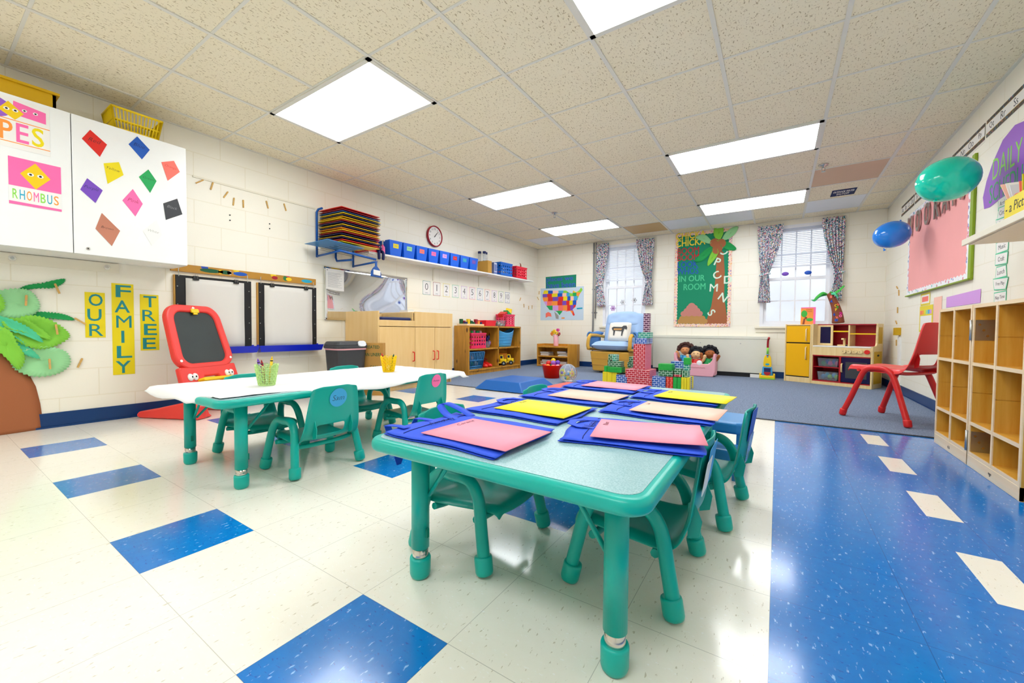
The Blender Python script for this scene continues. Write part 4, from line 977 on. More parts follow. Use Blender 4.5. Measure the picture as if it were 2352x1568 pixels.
pts = arc([(-.0, -.10, .02), (.0, -.02, .13), (.0, .05, .20), (.0, .12, .205), (.0, .155, .24), (0, .15, .285), (0, .12, .30)], 5); n = len(pts)
solo(MB('brown').tube(pts, [.05 - .046 * (i / (n - 1)) ** .6 for i in range(n)], 10), 'toy_dinosaur', 'brown toy dinosaur whose tail curls up out of the red crate', 'toy dinosaur', SH(3.36, .13) @ at(0, 0, .008))
solo(MB('kraft').box(-.105, .105, -.055, .055, .001, .205), 'kraft_box', 'plain kraft cardboard box between the last blue bin and the blue crate', 'box', SH(2.40, .12), bevel=.002)
mb = MB('slate_print').box(-.05, .05, -.045, .045, .001, .20).mat('card_grey').box(.0505, .0515, -.04, .04, .04, .19).mat('slate_print').box(.0515, .0519, -.034, .034, .05, .17).mat('white').prism([(-.02, .06), (-.012, .06), (.02, .15), (.012, .15)], .0, .001)
solo(mb, 'printed_carton', 'small slate blue printed carton tucked against the blue crate on the shelf', 'carton', SH(2.575, .165))
for k, (u, dd) in enumerate(((2.335, .06), (2.375, .13), (2.455, .10))):
    t = thing('clear_bottle', 'clear bottle with a blue cap, %s of three standing on the kraft box' % ('left', 'front middle', 'right')[k], 'bottle', SH(u, dd) @ at(0, 0, .2055), 'blue capped bottles')
    MB('clear_plastic').lathe([(.0, .001), (.026, .001), (.028, .006), (.028, .115), (.022, .125), (.022, .135)], 20).build('bottle_body', t)
    MB('navy').lathe([(.028, .125), (.029, .128), (.029, .158), (.026, .161), (.0, .161)], 20).build('bottle_cap', t)
t = thing('pump_bottle', 'white pump bottle with pink stripes beside the first blue bin', 'bottle', SH(.245, .19))
MB('pink').lathe([(.0, .001), (.026, .001), (.028, .01), (.028, .09), (.012, .11), (.010, .118)], 20).build('bottle_body', t)
MB('white').cyl((0, 0, .118), (0, 0, .165), .008, n=12).box(-.006, .034, -.006, .006, .158, .170).build('pump', t)
t = thing('plush_toy', 'dark blue plush toy flopped over the front edge of the wall shelf', 'plush toy', SH(.165, .235))
mb = MB('navy').ball((-.02, 0, .065), .04, .035, .042); mb.ball((-.03, .0, .025), .035, .04, .03)
for s in (-1, 1): mb.tube(arc([(-.02, s * .02, .03), (.022, s * .03, .01), (.026, s * .032, -.04), (.024, s * .028, -.08)], 5), [.018] * 15 + [.010], 8)
mb.build('plush_body', t)
MB('white').ball((.018, .012, .075), .005).ball((.018, -.014, .075), .005).build('eyes', t)

# ------------------------------------------------------------------ changing cabinet, trash can, box
t = thing('changing_cabinet', 'pale birch changing cabinet with three doors against the left wall', 'cabinet', at(LX, 2.87, 0))
D = .60
mb = MB('birch').box(.01, D, 0, .02, .0, .912).box(.01, D - .02, 1.19, 1.21, 0, .925).box(.01, .03, .02, 1.19, .74, .905).box(.03, D - .02, .02, 1.19, .755, .775).box(.03, D - .02, .02, 1.19, .06, .08).box(.03, D - .04, .02, 1.19, 0, .06).box(.02, D - .02, .52, .535, .775, .915)
mb.build('cabinet_carcass', t, bevel=.003)
MB('birch').box(D - .02, D, .021, .54, .745, .815).build('front_rail', t, bevel=.003)
MB('birch').box(D - .02, D, .541, 1.21, .745, .925).build('front_panel', t, bevel=.003)
MB('birch').box(.03, D - .021, .536, 1.19, .905, .922).build('top_board', t, bevel=.002)
part(MB('navy').rbox(.05, D - .024, .035, .515, .776, .850, .04).build('changing_pad', t, bevel=.012), 'dark blue changing pad')
for a, b, hx in ((.022, .540, .505), (.545, .875, .845), (.880, 1.208, .915)):
    dr = MB('birch').box(D - .02, D, a, b, .065, .738).build('door', t, bevel=.002)
    MB('red').tube(arc([(D, hx, .33), (D + .026, hx, .335), (D + .030, hx, .345), (D + .030, hx, .425), (D + .026, hx, .435), (D, hx, .44)], 4), .006, 8).build('handle', dr)
mb = MB('white').rbox(-.08, .08, -.14, .14, .001, .03, .01).mat('sky_blue').box(-.06, .06, -.10, -.03, .0302, .034)
solo(mb, 'wipes_pack', 'white and blue packet of wipes lying on top of the changing cabinet', 'packet', at(LX + .3, 3.64, .9225))
t = thing('trash_can', 'tall dark grey plastic trash can with a swing lid beside the changing cabinet', 'trash can', at(-3.75, 2.545))
def rr(sx, sy, r=.07): return rrect(-sx, sx, -sy, sy, r, 6)
mb = MB('graphite'); lo, hi = rr(.125, .14), rr(.145, .175, .08); n = len(lo)
mb.add([(x, y, .0) for x, y in lo] + [(x, y, .50) for x, y in hi], [tuple(range(n - 1, -1, -1)), tuple(range(n, 2 * n))] + [(i, (i + 1) % n, n + (i + 1) % n, n + i) for i in range(n)], False)
mb.build('can_body', t)
MB('pale_pink').prism(rr(.148, .178, .08), .497, .517).build('bag_rim', t)
mb = MB('graphite').prism(rr(.158, .190, .09), .512, .545).prism(rr(.158, .190, .09), .545, .582, .88)
mb.build('lid', t, bevel=.008)
part(MB('card_grey').prism(rrect(-.045, .045, -.03, .03, .025), 0, .014).build('lid_latch', t, M=frame((.150, .08, .556), (0, 1, 0), Vector((-.5, 0, 1)).normalized())), 'pale grey lid latch')
mb = MB('cardboard').box(-.12, .12, -.04, .04, 0, .56)
mb.M = frame((-.06, -.0408, .28), (1, 0, 0), (0, 0, 1)); mb.mat('dark_green')
mb.M = frame((.1208, 0, .28), (0, 1, 0), (0, 0, 1))
bx = solo(mb, 'carton', 'tall cardboard carton lettered LINERS leaning between trash can and cabinet', 'carton', at(-3.63, 2.80, .002, R(30), R(2.)))
tx = MB('dark_green').text('TREATED', 0, .19, 0, h=.034, w=.17, off=.01).text('CAN LINERS', .0, .11, 0, h=.036, w=.21, off=.01).text('CAN', .02, -.02, 0, h=.026, w=.08).text('STORAGE', .02, -.07, 0, h=.022, w=.11)
tx.build('printed_lettering', bx, M=frame((0, -.0402, .33), (1, 0, 0), (0, 0, 1)))
MB('black').box(-.006, .006, 0, .06, 0, .0006).build('bar_code', bx, M=frame((.1202, -.018, .36), (0, 1, 0), (0, 0, 1)))

# ------------------------------------------------------------------ pine shelf unit and its toys
PX, PY0, PY1, PH = -3.95, 4.78, 6.285, .775
t = thing('toy_shelf', 'knotty pine toy shelf with four open compartments on the left wall', 'shelf', at(LX, PY0, 0))
D, Wd = PX - LX, PY1 - PY0; ym = .80
MB('pine').box(.01, D, 0, .028, 0, PH).build('side_panel', t, bevel=.002); MB('pine').box(.01, D, Wd - .028, Wd, 0, PH - .002).build('side_panel', t, bevel=.002)
MB('pine').box(.02, D - .002, ym - .014, ym + .014, .10, PH - .024).build('divider', t)
MB('pine').box(.01, .02, .028, Wd - .028, .09, PH - .024).build('back_panel', t)
for z in (.088, .415): MB('pine').box(.02, D - .002, .028, Wd - .028, z - .022, z).build('shelf_board', t)
MB('pine').box(.01, D, .028, Wd - .028, PH - .024, PH).build('top_board', t); MB('pine').box(D - .04, D - .02, .028, Wd - .028, 0, .066).build('plinth', t)
def PS(y, d=.14, z=PH): return at(LX + d, PY0 + y, z + .001)
SU, SL = .416, .089
t = crate('pink_crate', .37, .20, .245, thing('crate', 'pink perforated crate of blocks in the upper left compartment of the pine shelf', 'crate', PS(.265, .19, SU)), 6, 3, 4)
for i, (c, y, sh) in enumerate((('gold', .11, 0), ('green', .21, 1), ('pink', .27, 2), ('green', .33, 0), ('pale_pink', .42, 3))):
    mb = MB(c); z = .232
    if sh == 0: mb.cbox(0, 0, z + .02, .06, .07, .05)
    elif sh == 1: mb.ball((0, 0, z + .012), .035)
    elif sh == 2: mb.cyl((0, 0, z - .01), (0, 0, z + .055), .022)
    else: mb.prism([(-.045, 0), (.045, 0), (.0, .055)], -.025, .025); mb.v = [Vector((p.z, p.x, p.y + z - .005)) for p in mb.v]
    solo(mb, 'toy_block', '%s toy block over the rim of the pink crate in the pine shelf' % ('mustard', 'round green', 'pink column', 'square green', 'pale pink triangular')[i], 'toy block', PS(y, .19, SU), 'blocks in the pink crate')
for i, c in enumerate(('yellow', 'orange', 'purple', 'sky_blue', 'purple', 'orange', 'yellow')): solo(MB(c).ball((0, 0, .03), .03), 'toy_ball', 'small %s ball seen through the holes of the pink crate in the pine shelf' % c if i < 4 else 'second small %s ball inside the pink crate in the pine shelf' % c, 'ball', PS(.13 + .07 * (i % 5), .22, SU) @ at(0, 0, .007 + .062 * (i // 5)), 'toys in the pink crate')
t = thing('clear_box', 'small clear plastic box beside the pink crate in the pine shelf', 'box', PS(.545, .20, SU))
open_box(MB('clear_bin'), .11, .12, .10, .02, .02).build('box_body', t); MB('clear_bin').box(-.075, .075, -.07, .07, .1, .108).build('box_lid', t)
t = thing('costume_mask', 'purple and blue sequinned toy bundle leaning in the upper left compartment', 'toy', PS(.64, .12, SU))
mb = MB('violet'); rq = random.Random(5)
for k in range(16): mb.mat(('violet', 'navy', 'letter_blue', 'orange', 'lilac')[k % 5]).ball((rq.uniform(-.05, .05), rq.uniform(-.10, .10), .03 + rq.random() * .15), .03, .022, .04, 10, 6)
mb.build('bundle', t)
t = thing('tub', 'big light blue flexible tub in the upper right compartment of the pine shelf', 'tub', PS(1.135, .155, SU))
def tub(u, v):
    a = 2 * PI * u; k = .72 + .28 * v; h = .285 * v * (1 - .16 * math.cos(a * 2 + .3) * v) ; return (.140 * k * math.cos(a), .290 * k * math.sin(a), h + .004)
MB('blue_tub').grid(tub, 40, 12, cu=True).build('tub_wall', t, solid=.005); MB('blue_tub').prism(ell(0, 0, .101, .209, 30), .001, .006).build('tub_base', t)
mb = MB('blue_tub')
for z in (.06, .12, .17, .215): k = .72 + .28 * z / .285; mb.tube([(.1418 * k * math.cos(2 * PI * i / 40), .2918 * k * math.sin(2 * PI * i / 40), z) for i in range(40)], .003, 6, True)
mb.build('tub_ribs', t)
solo(MB('white').ball((0, 0, .04), .05, .03, .04).ball((.02, -.02, .09), .03, .025, .03), 'plush_toy', 'small white plush toy squeezed left of the light blue tub', 'plush toy', PS(.865, .17, SU))
t = thing('laundry_basket', 'blue slotted plastic basket in the lower left compartment of the pine shelf', 'basket', PS(.235, .18, SL))
mb = MB('blue_basket'); slat_basket(mb, -.10, .10, -.19, .19, .006, .265, .03, 9, .016, .010); mb.build('basket_body', t)
MB('green').ball((.0, -.05, .08), .05).mat('white').ball((.02, .06, .07), .045).mat('orange').ball((-.02, .0, .17), .04).build('basket_contents', t)
for k, y in ((0, .535), (1, .655)):
    t = thing('toy_shoe', 'big red plastic dress up shoe, %s of the pair, in the lower left compartment' % ('left', 'right')[k], 'toy shoe', PS(y, .15, SL), 'red dress up shoes')
    mb = MB('red')
    def shoe(u, v):
        a = 2 * PI * v; x = -.10 + .22 * u; w = .018 + .034 * math.sin(min(1, u * 1.05) * PI * .75) ** 1.2; h = .17 - .13 * u ** .6 if u < .75 else .17 - .13 * .84 - .02 * (u - .75); tp_ = math.sqrt(max(0., 1 - max(0, (u - .8) / .2) ** 2)) if u > .8 else 1.
        return (x, w * math.cos(a) * (.3 + .7 * tp_), h * .5 * tp_ + h * .5 * math.sin(a) * tp_ + (1 - tp_) * .02)
    mb.grid(shoe, 16, 16); mb.build('shoe_body', t)
    MB('crimson').prism(ell(-.03, 0, .05, .022, 16), 0, .002).build('shoe_opening', t, M=Matrix.Translation((0, 0, .115)) @ Matrix.Rotation(R(28), 4, 'Y'))
for k, y in ((0, 1.02), (1, 1.25)):
    t = thing('toy_truck', 'yellow toy dump truck with an orange bed, %s of two in the lower right compartment' % ('left', 'right')[k], 'toy truck', PS(y, .16, SL, ) @ at(0, 0, 0, .62) @ Matrix.Scale(1.12, 4), 'yellow toy dump trucks')
    MB('yellow_truck').box(-.12, .11, -.055, .055, .03, .055).prism(rrect(.0, .115, -.058, .058, .03), .055, .10).build('chassis', t, bevel=.008)
    MB('yellow_truck').prism([(.0, .09), (.075, .09), (.058, .165), (.0, .165)], -.052, .052).build('cab', t, M=frame((0, 0, 0), (1, 0, 0), (0, 0, 1)), bevel=.006)
    MB('kitchen_navy').box(.062, .0715, -.04, .04, .108, .15).box(.015, .05, -.0535, -.0525, .112, .15).build('cab_windows', t)
    MB('orange_truck').prism([(-.135, .09), (-.01, .06), (-.0, .16), (.01, .185), (-.13, .185)], -.062, .062).build('dump_bed', t, M=frame((0, 0, 0), (1, 0, 0), (0, 0, 1)), bevel=.006)
    MB('grey').box(.112, .122, -.05, .05, .035, .06).build('bumper', t)
    for x in (.07, -.075):
        for s in (-1, 1): MB('black').cyl((x, s * .048, .034), (x, s * .078, .034), .034, n=20).mat('steel').cyl((x, s * .0785, .034), (x, s * .080, .034), .015, n=14).build('wheel', t)
t = thing('peg_board', 'wooden tray of coloured pegs on top of the pine shelf, at its left end', 'toy', PS(.24, .15))
MB('maple_light').box(-.10, .10, -.22, .22, 0, .028).build('board', t, bevel=.003)
for k in range(14):
    y = -.19 + (k // 2) * .062; x = .05 if k % 2 else -.04; h = (.075, .03, .05)[k % 3]
    MB(('dark_green', 'navy', 'crimson', 'yellow', 'orange', 'dark_green', 'navy')[k % 7]).cbox(x, y, .0285 + h / 2, .042, .042, h).build('peg', t)
t = thing('toy_bin', 'low red plastic bin on top of the pine shelf', 'bin', PS(.66, .15)); open_box(MB('bin_red'), .26, .17, .095, .03, .02).build('bin_body', t, bevel=.006)
t = thing('clear_box', 'clear lidded box of small toys on top of the pine shelf', 'box', PS(.98, .15)); open_box(MB('clear_bin'), .25, .17, .105, .02, .02).build('box_body', t)
mb = MB('white'); rq = random.Random(9)
for k in range(40): mb.mat(('white', 'dark_green', 'orange', 'grey', 'paper')[k % 5]).ball((rq.uniform(-.06, .06), rq.uniform(-.10, .10), .02 + rq.random() * .05), .014, nu=8, nv=5)
o = mb.build('small_toys', t); o['kind'] = 'stuff'
t = crate('pink_crate', .27, .21, .215, thing('crate', 'tall pink perforated crate on top of the pine shelf, at its right end', 'crate', PS(1.225, .145)), 6, 4, 4)
for nm, lab, mb, M in (('toy_box', 'red toy box lying across the top of the tall pink crate', MB('red').box(-.07, .07, -.09, .03, .0, .07), at(.0, -.05, .19, .2, R(22))),
                       ('toy_basket', 'bright green toy basket on its side in the tall pink crate', MB('green').prism([(-.07, 0), (.10, 0), (-.07, .09)], -.05, .05), frame((0.03, .03, .20), (0, 1, 0), (0, 0, 1))),
                       ('foam_cube', 'yellow foam cube tipped on top of the tall pink crate', MB('yellow').cbox(0, 0, .06, .11, .11, .11), at(-.01, .09, .205, .5, R(-24), R(12)))):
    solo(mb, nm, lab, nm.split('_')[-1], PS(1.225, .145) @ M, bevel=.006)
# ------------------------------------------------------------------ back wall
mb = MB('sign_green').sheet([(-.345, -.122), (.34, -.128), (.34, .125), (-.35, .118)], 0, .0012).mat('aqua_letter').text('places we', -.03, .052, .0012, w=.60, h=.12, off=.012, d=.0008).text('have been', .0, -.062, .0012, w=.64, h=.11, off=.012, d=.0008)
solo(mb, 'places_sign', 'green paper sign reading places we have been, above the map', 'sign', WB(-3.70, 1.70))
# map: a patchwork of coloured states
mb = MB('map_sea').sheet(rect(.97, .665), 0, .001)
out = [(-.40, .29), (-.12, .27), (.10, .265), (.16, .22), (.24, .20), (.26, .26), (.32, .22), (.38, .25), (.43, .31), (.46, .26), (.40, .18), (.36, .10), (.345, .02), (.31, -.07), (.25, -.12), (.30, -.23), (.27, -.25), (.20, -.15), (.10, -.16), (.04, -.14), (-.04, -.23), (-.10, -.16), (-.17, -.13), (-.27, -.12), (-.36, -.02), (-.43, .10), (-.44, .20)]
def inside(x, y):
    c = False; n = len(out)
    for i in range(n):
        (x1, y1), (x2, y2) = out[i], out[(i + 1) % n]
        if (y1 > y) != (y2 > y) and x < (x2 - x1) * (y - y1) / (y2 - y1) + x1: c = not c
    return c
sc = ['red', 'orange', 'green', 'banner_yellow', 'lime', 'blue', 'purple', 'salmon', 'green', 'orange', 'sky_blue', 'banner_yellow', 'red', 'lilac', 'lime', 'green', 'paper_peach']
def clip(poly, a, b, keep):
    r_ = []
    for i in range(len(poly)):
        p, q = poly[i], poly[(i + 1) % len(poly)]; dp, dq = keep(p), keep(q)
        if dp >= 0: r_.append(p)
        if dp * dq < 0: t_ = dp / (dp - dq); r_.append((p[0] + (q[0] - p[0]) * t_, p[1] + (q[1] - p[1]) * t_))
    return r_
xs_ = [-.46, -.33, -.22, -.09, .02, .11, .18, .25, .33, .48]; ys_ = [-.28, -.14, -.03, .06, .145, .215, .33]; k = 0
for i in range(len(xs_) - 1):
    for j in range(len(ys_) - 1):
        k += 5 if j else 3
        p = clip(clip(clip(clip(out, 0, 0, lambda q: q[0] - xs_[i] - .02 * (j % 2)), 0, 0, lambda q: xs_[i + 1] + .02 * (j % 2) - q[0]), 0, 0, lambda q: q[1] - ys_[j]), 0, 0, lambda q: ys_[j + 1] - q[1])
        if len(p) > 2: mb.mat(sc[k % len(sc)]).sheet(p, .001, .0004 + .00001 * (k % 7))
mb.mat('salmon').sheet([(-.36, -.19), (-.30, -.16), (-.24, -.19), (-.22, -.26), (-.29, -.25), (-.36, -.28)], .001, .0004).mat('cyan').sheet([(.34, -.09), (.46, -.085), (.46, -.115), (.34, -.12)], .001, .0004).mat('grey').sheet([(-.16, -.15), (-.06, -.24), (-.06, -.31), (-.12, -.30)], .001, .0003).mat('orange').sheet(rect(.07, .025), .001, .0004)
mb.v[-8:] = [p + Vector((.04, -.29, 0)) for p in mb.v[-8:]]
solo(mb, 'wall_map', 'map of the United States with brightly coloured states', 'map', WB(-3.68, 1.253))
for i, (y, z, a) in enumerate(((6.72, 1.32, -.5), (6.86, 1.20, .1), (7.05, 1.17, .05), (7.18, 1.19, .0))):
    pin(WL(y, z) @ RZ(a), '%s clothespin on the left wall between number card ten and the corner' % ('first', 'second', 'third', 'fourth')[i], 'clothespins near the corner')
pin(WB(-4.20, 1.50) @ RZ(-.1), 'wooden clothespin beside the top left corner of the map', 'clothespins near the corner'); pin(WB(-4.225, 1.38) @ RZ(.5), 'wooden clothespin in the corner left of the map', 'clothespins near the corner')
mb = MB('grey').cyl((-2.985, BY - .03, .10), (-2.985, BY - .03, 2.40), .016, n=12).cyl((-2.94, BY - .025, .95), (-2.94, BY - .025, 2.40), .012, n=12)
for z in (.6, 1.05, 1.5, 2.2): mb.box(-3.02, -2.91, BY - .012, BY - .001, z, z + .02)
tag(mb.build('conduit_pipe'), 'thin grey metal pipes running up the wall left of the left window', 'pipe')

# curtains: (top left, top right), (tie left, tie right), (bottom left, bottom right)
def curtain(label, top, tie, bot, zt, zk, zb, ph):
    t = thing('curtain', label, 'curtain', at(0, BY - .055), 'speckled curtains at the two windows')
    N, K = 60, 40
    def edges(v):
        z = zt + (zb - zt) * v; f = (zt - z) / (zt - zk) if z > zk else (z - zb) / (zk - zb)
        A = top if z > zk else bot; e = f ** (1.6 if z > zk else 1.3)
        return A[0] + (tie[0] - A[0]) * e, A[1] + (tie[1] - A[1]) * e, z, e
    def fn(u, v):
        a, b, z, e = edges(v); x = a + (b - a) * u; w = b - a
        d = (.016 + .010 * e) * math.sin(2 * PI * (7 * u + ph) + 1.2 * math.sin(3 * v)) + .008 * math.sin(2 * PI * 17 * u) * (1 if v < .04 else .2)
        if v < .03: z += .006 * math.sin(40 * u)
        return (x, d, z)
    c = MB('curtain_print').grid(fn, N, K); o = c.build('curtain_panel', t, solid=.002)
    uv = o.data.uv_layers[0].data; W1 = max(top[1] - top[0], .25) * 1.5
    for p in o.data.polygons:
        for li, vi in zip(p.loop_indices, p.vertices): i, j = divmod(vi, K + 1); uv[li].uv = (i / N * W1, (zt - zb) * j / K)
    m = (tie[0] + tie[1]) / 2; w = (tie[1] - tie[0]) / 2 + .012
    MB('curtain_print').tube([(m + w * math.cos(a * PI / 12), .034 * math.sin(a * PI / 12), zk + .012 * math.cos(a * PI / 12)) for a in range(24)], .014, 8, True).build('tie_band', t)
    MB('white').cyl((min(top[0], bot[0]), .01, zt - .012), (top[1], .01, zt - .012), .006, n=8).build('curtain_rod', t)
curtain('speckled curtain on the left side of the window behind the glider chair', (-2.925, -2.69), (-2.91, -2.81), (-2.905, -2.735), 2.36, 1.58, 1.175, .1)
curtain('speckled curtain on the right side of the window behind the glider chair', (-2.17, -1.845), (-1.98, -1.89), (-2.045, -1.86), 2.36, 1.59, 1.175, .4)
curtain('speckled curtain on the left side of the window above the play kitchen', (-.29, .045), (-.235, -.13), (-.265, -.10), 2.345, 1.60, 1.165, .7)
curtain('speckled curtain on the right side of the window above the play kitchen', (.505, .77), (.665, .755), (.625, .755), 2.36, 1.565, 1.17, .25)

# things on the windows: two suncatchers, snowflakes
for x, m, w in ((.08, 'purple', 'violet'), (.36, 'blue', 'blue')):
    solo(MB(m).ball((0, 0, .03), .045, .018, .03), 'window_toy', 'small round %s toy standing on the middle rail of the window above the kitchen' % w, 'toy', at(x, BY + .03, 1.572))
for k, (x, z) in enumerate(((-2.62, 1.14), (-2.43, 1.25), (-2.36, 1.02), (-2.22, 1.28))):
    mb = MB('card_grey' if k % 2 else 'lilac')
    for a in range(3): mb.M = RZ(a * PI / 3); mb.box(-.055, .055, -.008, .008, 0, .001); mb.box(-.035, -.028, -.03, .03, 0, .001).box(.028, .035, -.03, .03, 0, .001)
    solo(mb, 'paper_snowflake', 'pale cut paper snowflake stuck on the left window, %s' % ('lowest at left', 'upper middle', 'lowest at right', 'upper right')[k], 'snowflake', frame((x, BY + .056, z), (1, 0, 0), (0, 0, 1)), 'paper snowflakes on the window')

# palm bulletin board
t = thing('bulletin_board', 'tall green bulletin board with a paper palm tree and the rhyme CHICKA CHICKA BOOM BOOM', 'bulletin board', WB(-1.073, 1.59, .0))
w, h = .435, .795
MB('board_green').box(-w + .03, w - .03, -h + .03, h - .03, .001, .010).build('board_face', t)
mb = MB('border_floral'); N = 30
for a, b, n in (((-w, -h), (w, -h), 18), ((w, -h), (w, h), 32), ((w, h), (-w, h), 18), ((-w, h), (-w, -h), 32)):
    a, b = Vector(a), Vector(b); d_ = (b - a) / n; nn = Vector((-d_.y, d_.x)).normalized()
    for i in range(n):
        p = a + d_ * i; q = p + d_; m = (p + q) / 2 + nn * .022
        mb.prism([tuple(p), tuple(q), tuple(q + nn * .045), tuple(m + nn * .033), tuple(p + nn * .045)], .006, .0125 + (.0004 if n == 18 else 0))
mb.build('scalloped_border', t)
rows = [('CHICKA', 'letter_yellow', -.19, .752, .47, .115), ('CHICKA', 'letter_yellow', -.19, .632, .46, .115), ('BOOM', 'letter_red', -.225, .497, .345, .105), ('BOOM', 'letter_red', -.225, .384, .345, .105), ('LOOK', 'letter_blue', -.228, .264, .325, .105), ('WHOS', 'letter_blue', -.228, .150, .345, .11), ('IN OUR', 'letter_mint', -.158, .022, .405, .10), ('ROOM', 'letter_mint', -.115, -.12, .345, .105)]
for s_, m, x, y, ww, hh in rows: MB(m).text(s_, x, y, .0105, w=ww, h=hh, off=.018, d=.003).build('lettering', t)
MB('trunk_paper').sheet([(.20, .48), (.31, .42), (.335, .10), (.335, -.30), (.40, -.765), (.06, -.765), (.15, -.45), (.195, -.10), (.21, .2)], .0102, .001).build('paper_trunk', t)
for m, q in (('leaf_lime', [(.16, .70), (.17, .84), (.24, .86), (.30, .83), (.30, .70), (.23, .60)]), ('leaf_light', [(.28, .62), (.33, .72), (.43, .80), (.515, .80), (.47, .69), (.36, .61)]), ('leaf_light', [(.15, .60), (.05, .72), (-.05, .74), (-.11, .70), (.0, .62), (.10, .575)]),
             ('leaf_green', [(.30, .60), (.40, .56), (.49, .47), (.47, .43), (.36, .45), (.27, .52)]), ('leaf_green', [(.18, .54), (.06, .50), (-.05, .40), (-.12, .30), (.0, .30), (.13, .42)]), ('leaf_lime', [(.20, .52), (.13, .42), (.08, .28), (.09, .21), (.18, .30), (.24, .42)])):
    frond(m, q, .0135, curl=.012, fr=.003).build('palm_leaf', t, solid=.0008)
mb = MB('trunk_paper')
for x, y, r_ in ((.18, .58, .072), (.27, .56, .075), (.22, .47, .075)): mb.sheet(ell(x, y, r_, n=22), .0265 + .001 * x, .002)
mb.build('coconut', t)
for ch, x, y, a in (('C', .303, .434, .5), ('P', .229, .268, -.4), ('C', .22, .05, .5), ('D', .384, -.033, 0), ('M', .18, -.152, -.05), ('N', .32, -.318, -.6), ('S', .154, -.562, -.9)):
    MB('letter_pale').text(ch, x, y, .0118, h=.125, off=.016, rot=a, d=.002).build('loose_letter', t)
mb = MB('tan'); k = 0
for m, y, X in (('tan', -.705, (-.32, -.24, -.16, -.08, .0, .045)), ('tan', -.655, (-.29, -.21, -.12, -.03, .01)), ('tan', -.605, (-.25, -.17, -.08)), ('rose_tan', -.575, (-.27, -.19, -.10, -.03)), ('rose_tan', -.525, (-.22, -.14, -.07)), ('rose_tan', -.475, (-.18, -.11)), ('rose_tan', -.44, (-.15,))):
    for x in X: mb.mat(m).sheet(ell(x, y, .055, .047, 18), .0112 + k * .0005, .0012); k += 1
mb.build('paper_pebbles', t)

# radiator cover under the windows
t = thing('radiator_cover', 'long pale metal radiator cover along the back wall between glider chair and toy vacuum', 'radiator cover', at(-.96, BY))
MB('heater').box(-.86, .83, -.13, -.002, .075, .60).build('front_panel', t, bevel=.004); MB('heater').box(-.87, .84, -.135, -.002, .60, .645).build('top_lip', t, bevel=.006)
MB('black').box(-.84, .80, -.11, -.01, .005, .075).build('toe_recess', t); MB('white').box(.62, .83, -.128, -.02, .0, .06).build('foot_box', t)
MB('steel').cyl((-.10, -.131, .53), (-.10, -.128, .53), .009, n=10).cyl((.48, -.131, .53), (.48, -.128, .53), .009, n=10).build('screw', t)

# low bookshelf with books and a vase
BS = at(-3.60, 7.02, .008, 0.)
t = thing('low_bookshelf', 'low oak bookshelf in the left back corner holding stacks of books', 'bookshelf', BS)
mb = MB('shelf_oak').box(-.345, -.32, -.14, .18, 0, .44).box(.315, .34, -.14, .18, 0, .44).box(-.32, .315, .16, .18, 0, .44).build('carcass', t, bevel=.002)
for z in (.02, .20, .385): MB('shelf_oak').box(-.32, .315, -.14, .16, z - .012, z + .012).build('shelf_board', t)
MB('shelf_oak').box(-.32, .315, .135, .16, .397, .44).build('back_lip', t)
part(MB('shelf_oak').add([(.34, -.14, 0), (.42, .06, 0), (.42, .18, 0), (.34, .18, 0), (.34, -.14, .44), (.42, .06, .44), (.42, .18, .44), (.34, .18, .44)], [(3, 2, 1, 0), (4, 5, 6, 7), (0, 1, 5, 4), (1, 2, 6, 5), (2, 3, 7, 6)]).build('angled_side', t), 'angled right side panel')
rq = random.Random(12); nb = 0
bc = ['paper', 'cardboard', 'linen', 'grey', 'kraft', 'red', 'dark_green', 'rose_tan', 'navy', 'orange']
for sname, (x, z, n, wd) in {'upper left': (-.20, .213, 4, .24), 'upper right': (.17, .213, 5, .22), 'lower left': (-.17, .033, 6, .24), 'lower right': (.19, .033, 5, .20)}.items():
    zz_ = z
    for k in range(n):
        th = rq.choice((.010, .014, .018, .022)); ww = wd * rq.uniform(.7, 1.)
        c = bc[(nb * 3 + k) % 10]; M = BS @ at(x + rq.uniform(-.02, .02), rq.uniform(-.01, .03), zz_ + .0003, rq.uniform(-.15, .15))
        o = thing('book', 'book %s in the %s stack of the low bookshelf' % ('at the bottom' if k == 0 else 'on top' if k == n - 1 else ('second', 'third', 'fourth', 'fifth')[k - 1] + ' from below', sname), 'book', M, 'books in the low bookshelf')
        MB('paper').box(-ww / 2 + .004, ww / 2 - .004, -.09, .086, .0015, th - .0015).build('pages', o); MB(c).box(-ww / 2, ww / 2, -.094, .09, 0, .0015).box(-ww / 2, ww / 2, -.094, .09, th - .0015, th).box(-ww / 2, ww / 2, .0865, .09, .0015, th - .0015).build('cover', o)
        zz_ += th + .0004; nb += 1
t = thing('flower_vase', 'tall pale pink vase standing on the low bookshelf', 'vase', BS @ at(-.01, .02, .3975))
MB('pale_pink').lathe([(.0, .001), (.046, .001), (.048, .01), (.050, .22), (.047, .222), (.044, .21), (.040, .02), (.0, .018)], 20).build('vase_body', t)
fl = thing('artificial_flowers', 'yellow and magenta artificial flowers in the pale pink vase', 'flowers', BS @ at(-.01, .02, .3975))
for k, (c, x, y, z) in enumerate((('yellow', -.03, -.03, .27), ('gold', -.075, .0, .26), ('magenta', .04, .0, .31), ('yellow', .03, -.035, .255), ('crimson', .07, -.02, .235), ('orange', -.08, -.02, .235), ('yellow', -.05, .02, .29))):
    m = MB(c)
    for a in range(6): m.ball((x + .022 * math.cos(a), y + .012 * math.sin(a * 2), z + .022 * math.sin(a)), .016, .012, .016, 8, 6)
    m.mat('grass').tube([(0, 0, .03), (x * .4, y * .4, .15), (x, y, z)], .003, 6); m.build('flower', fl)

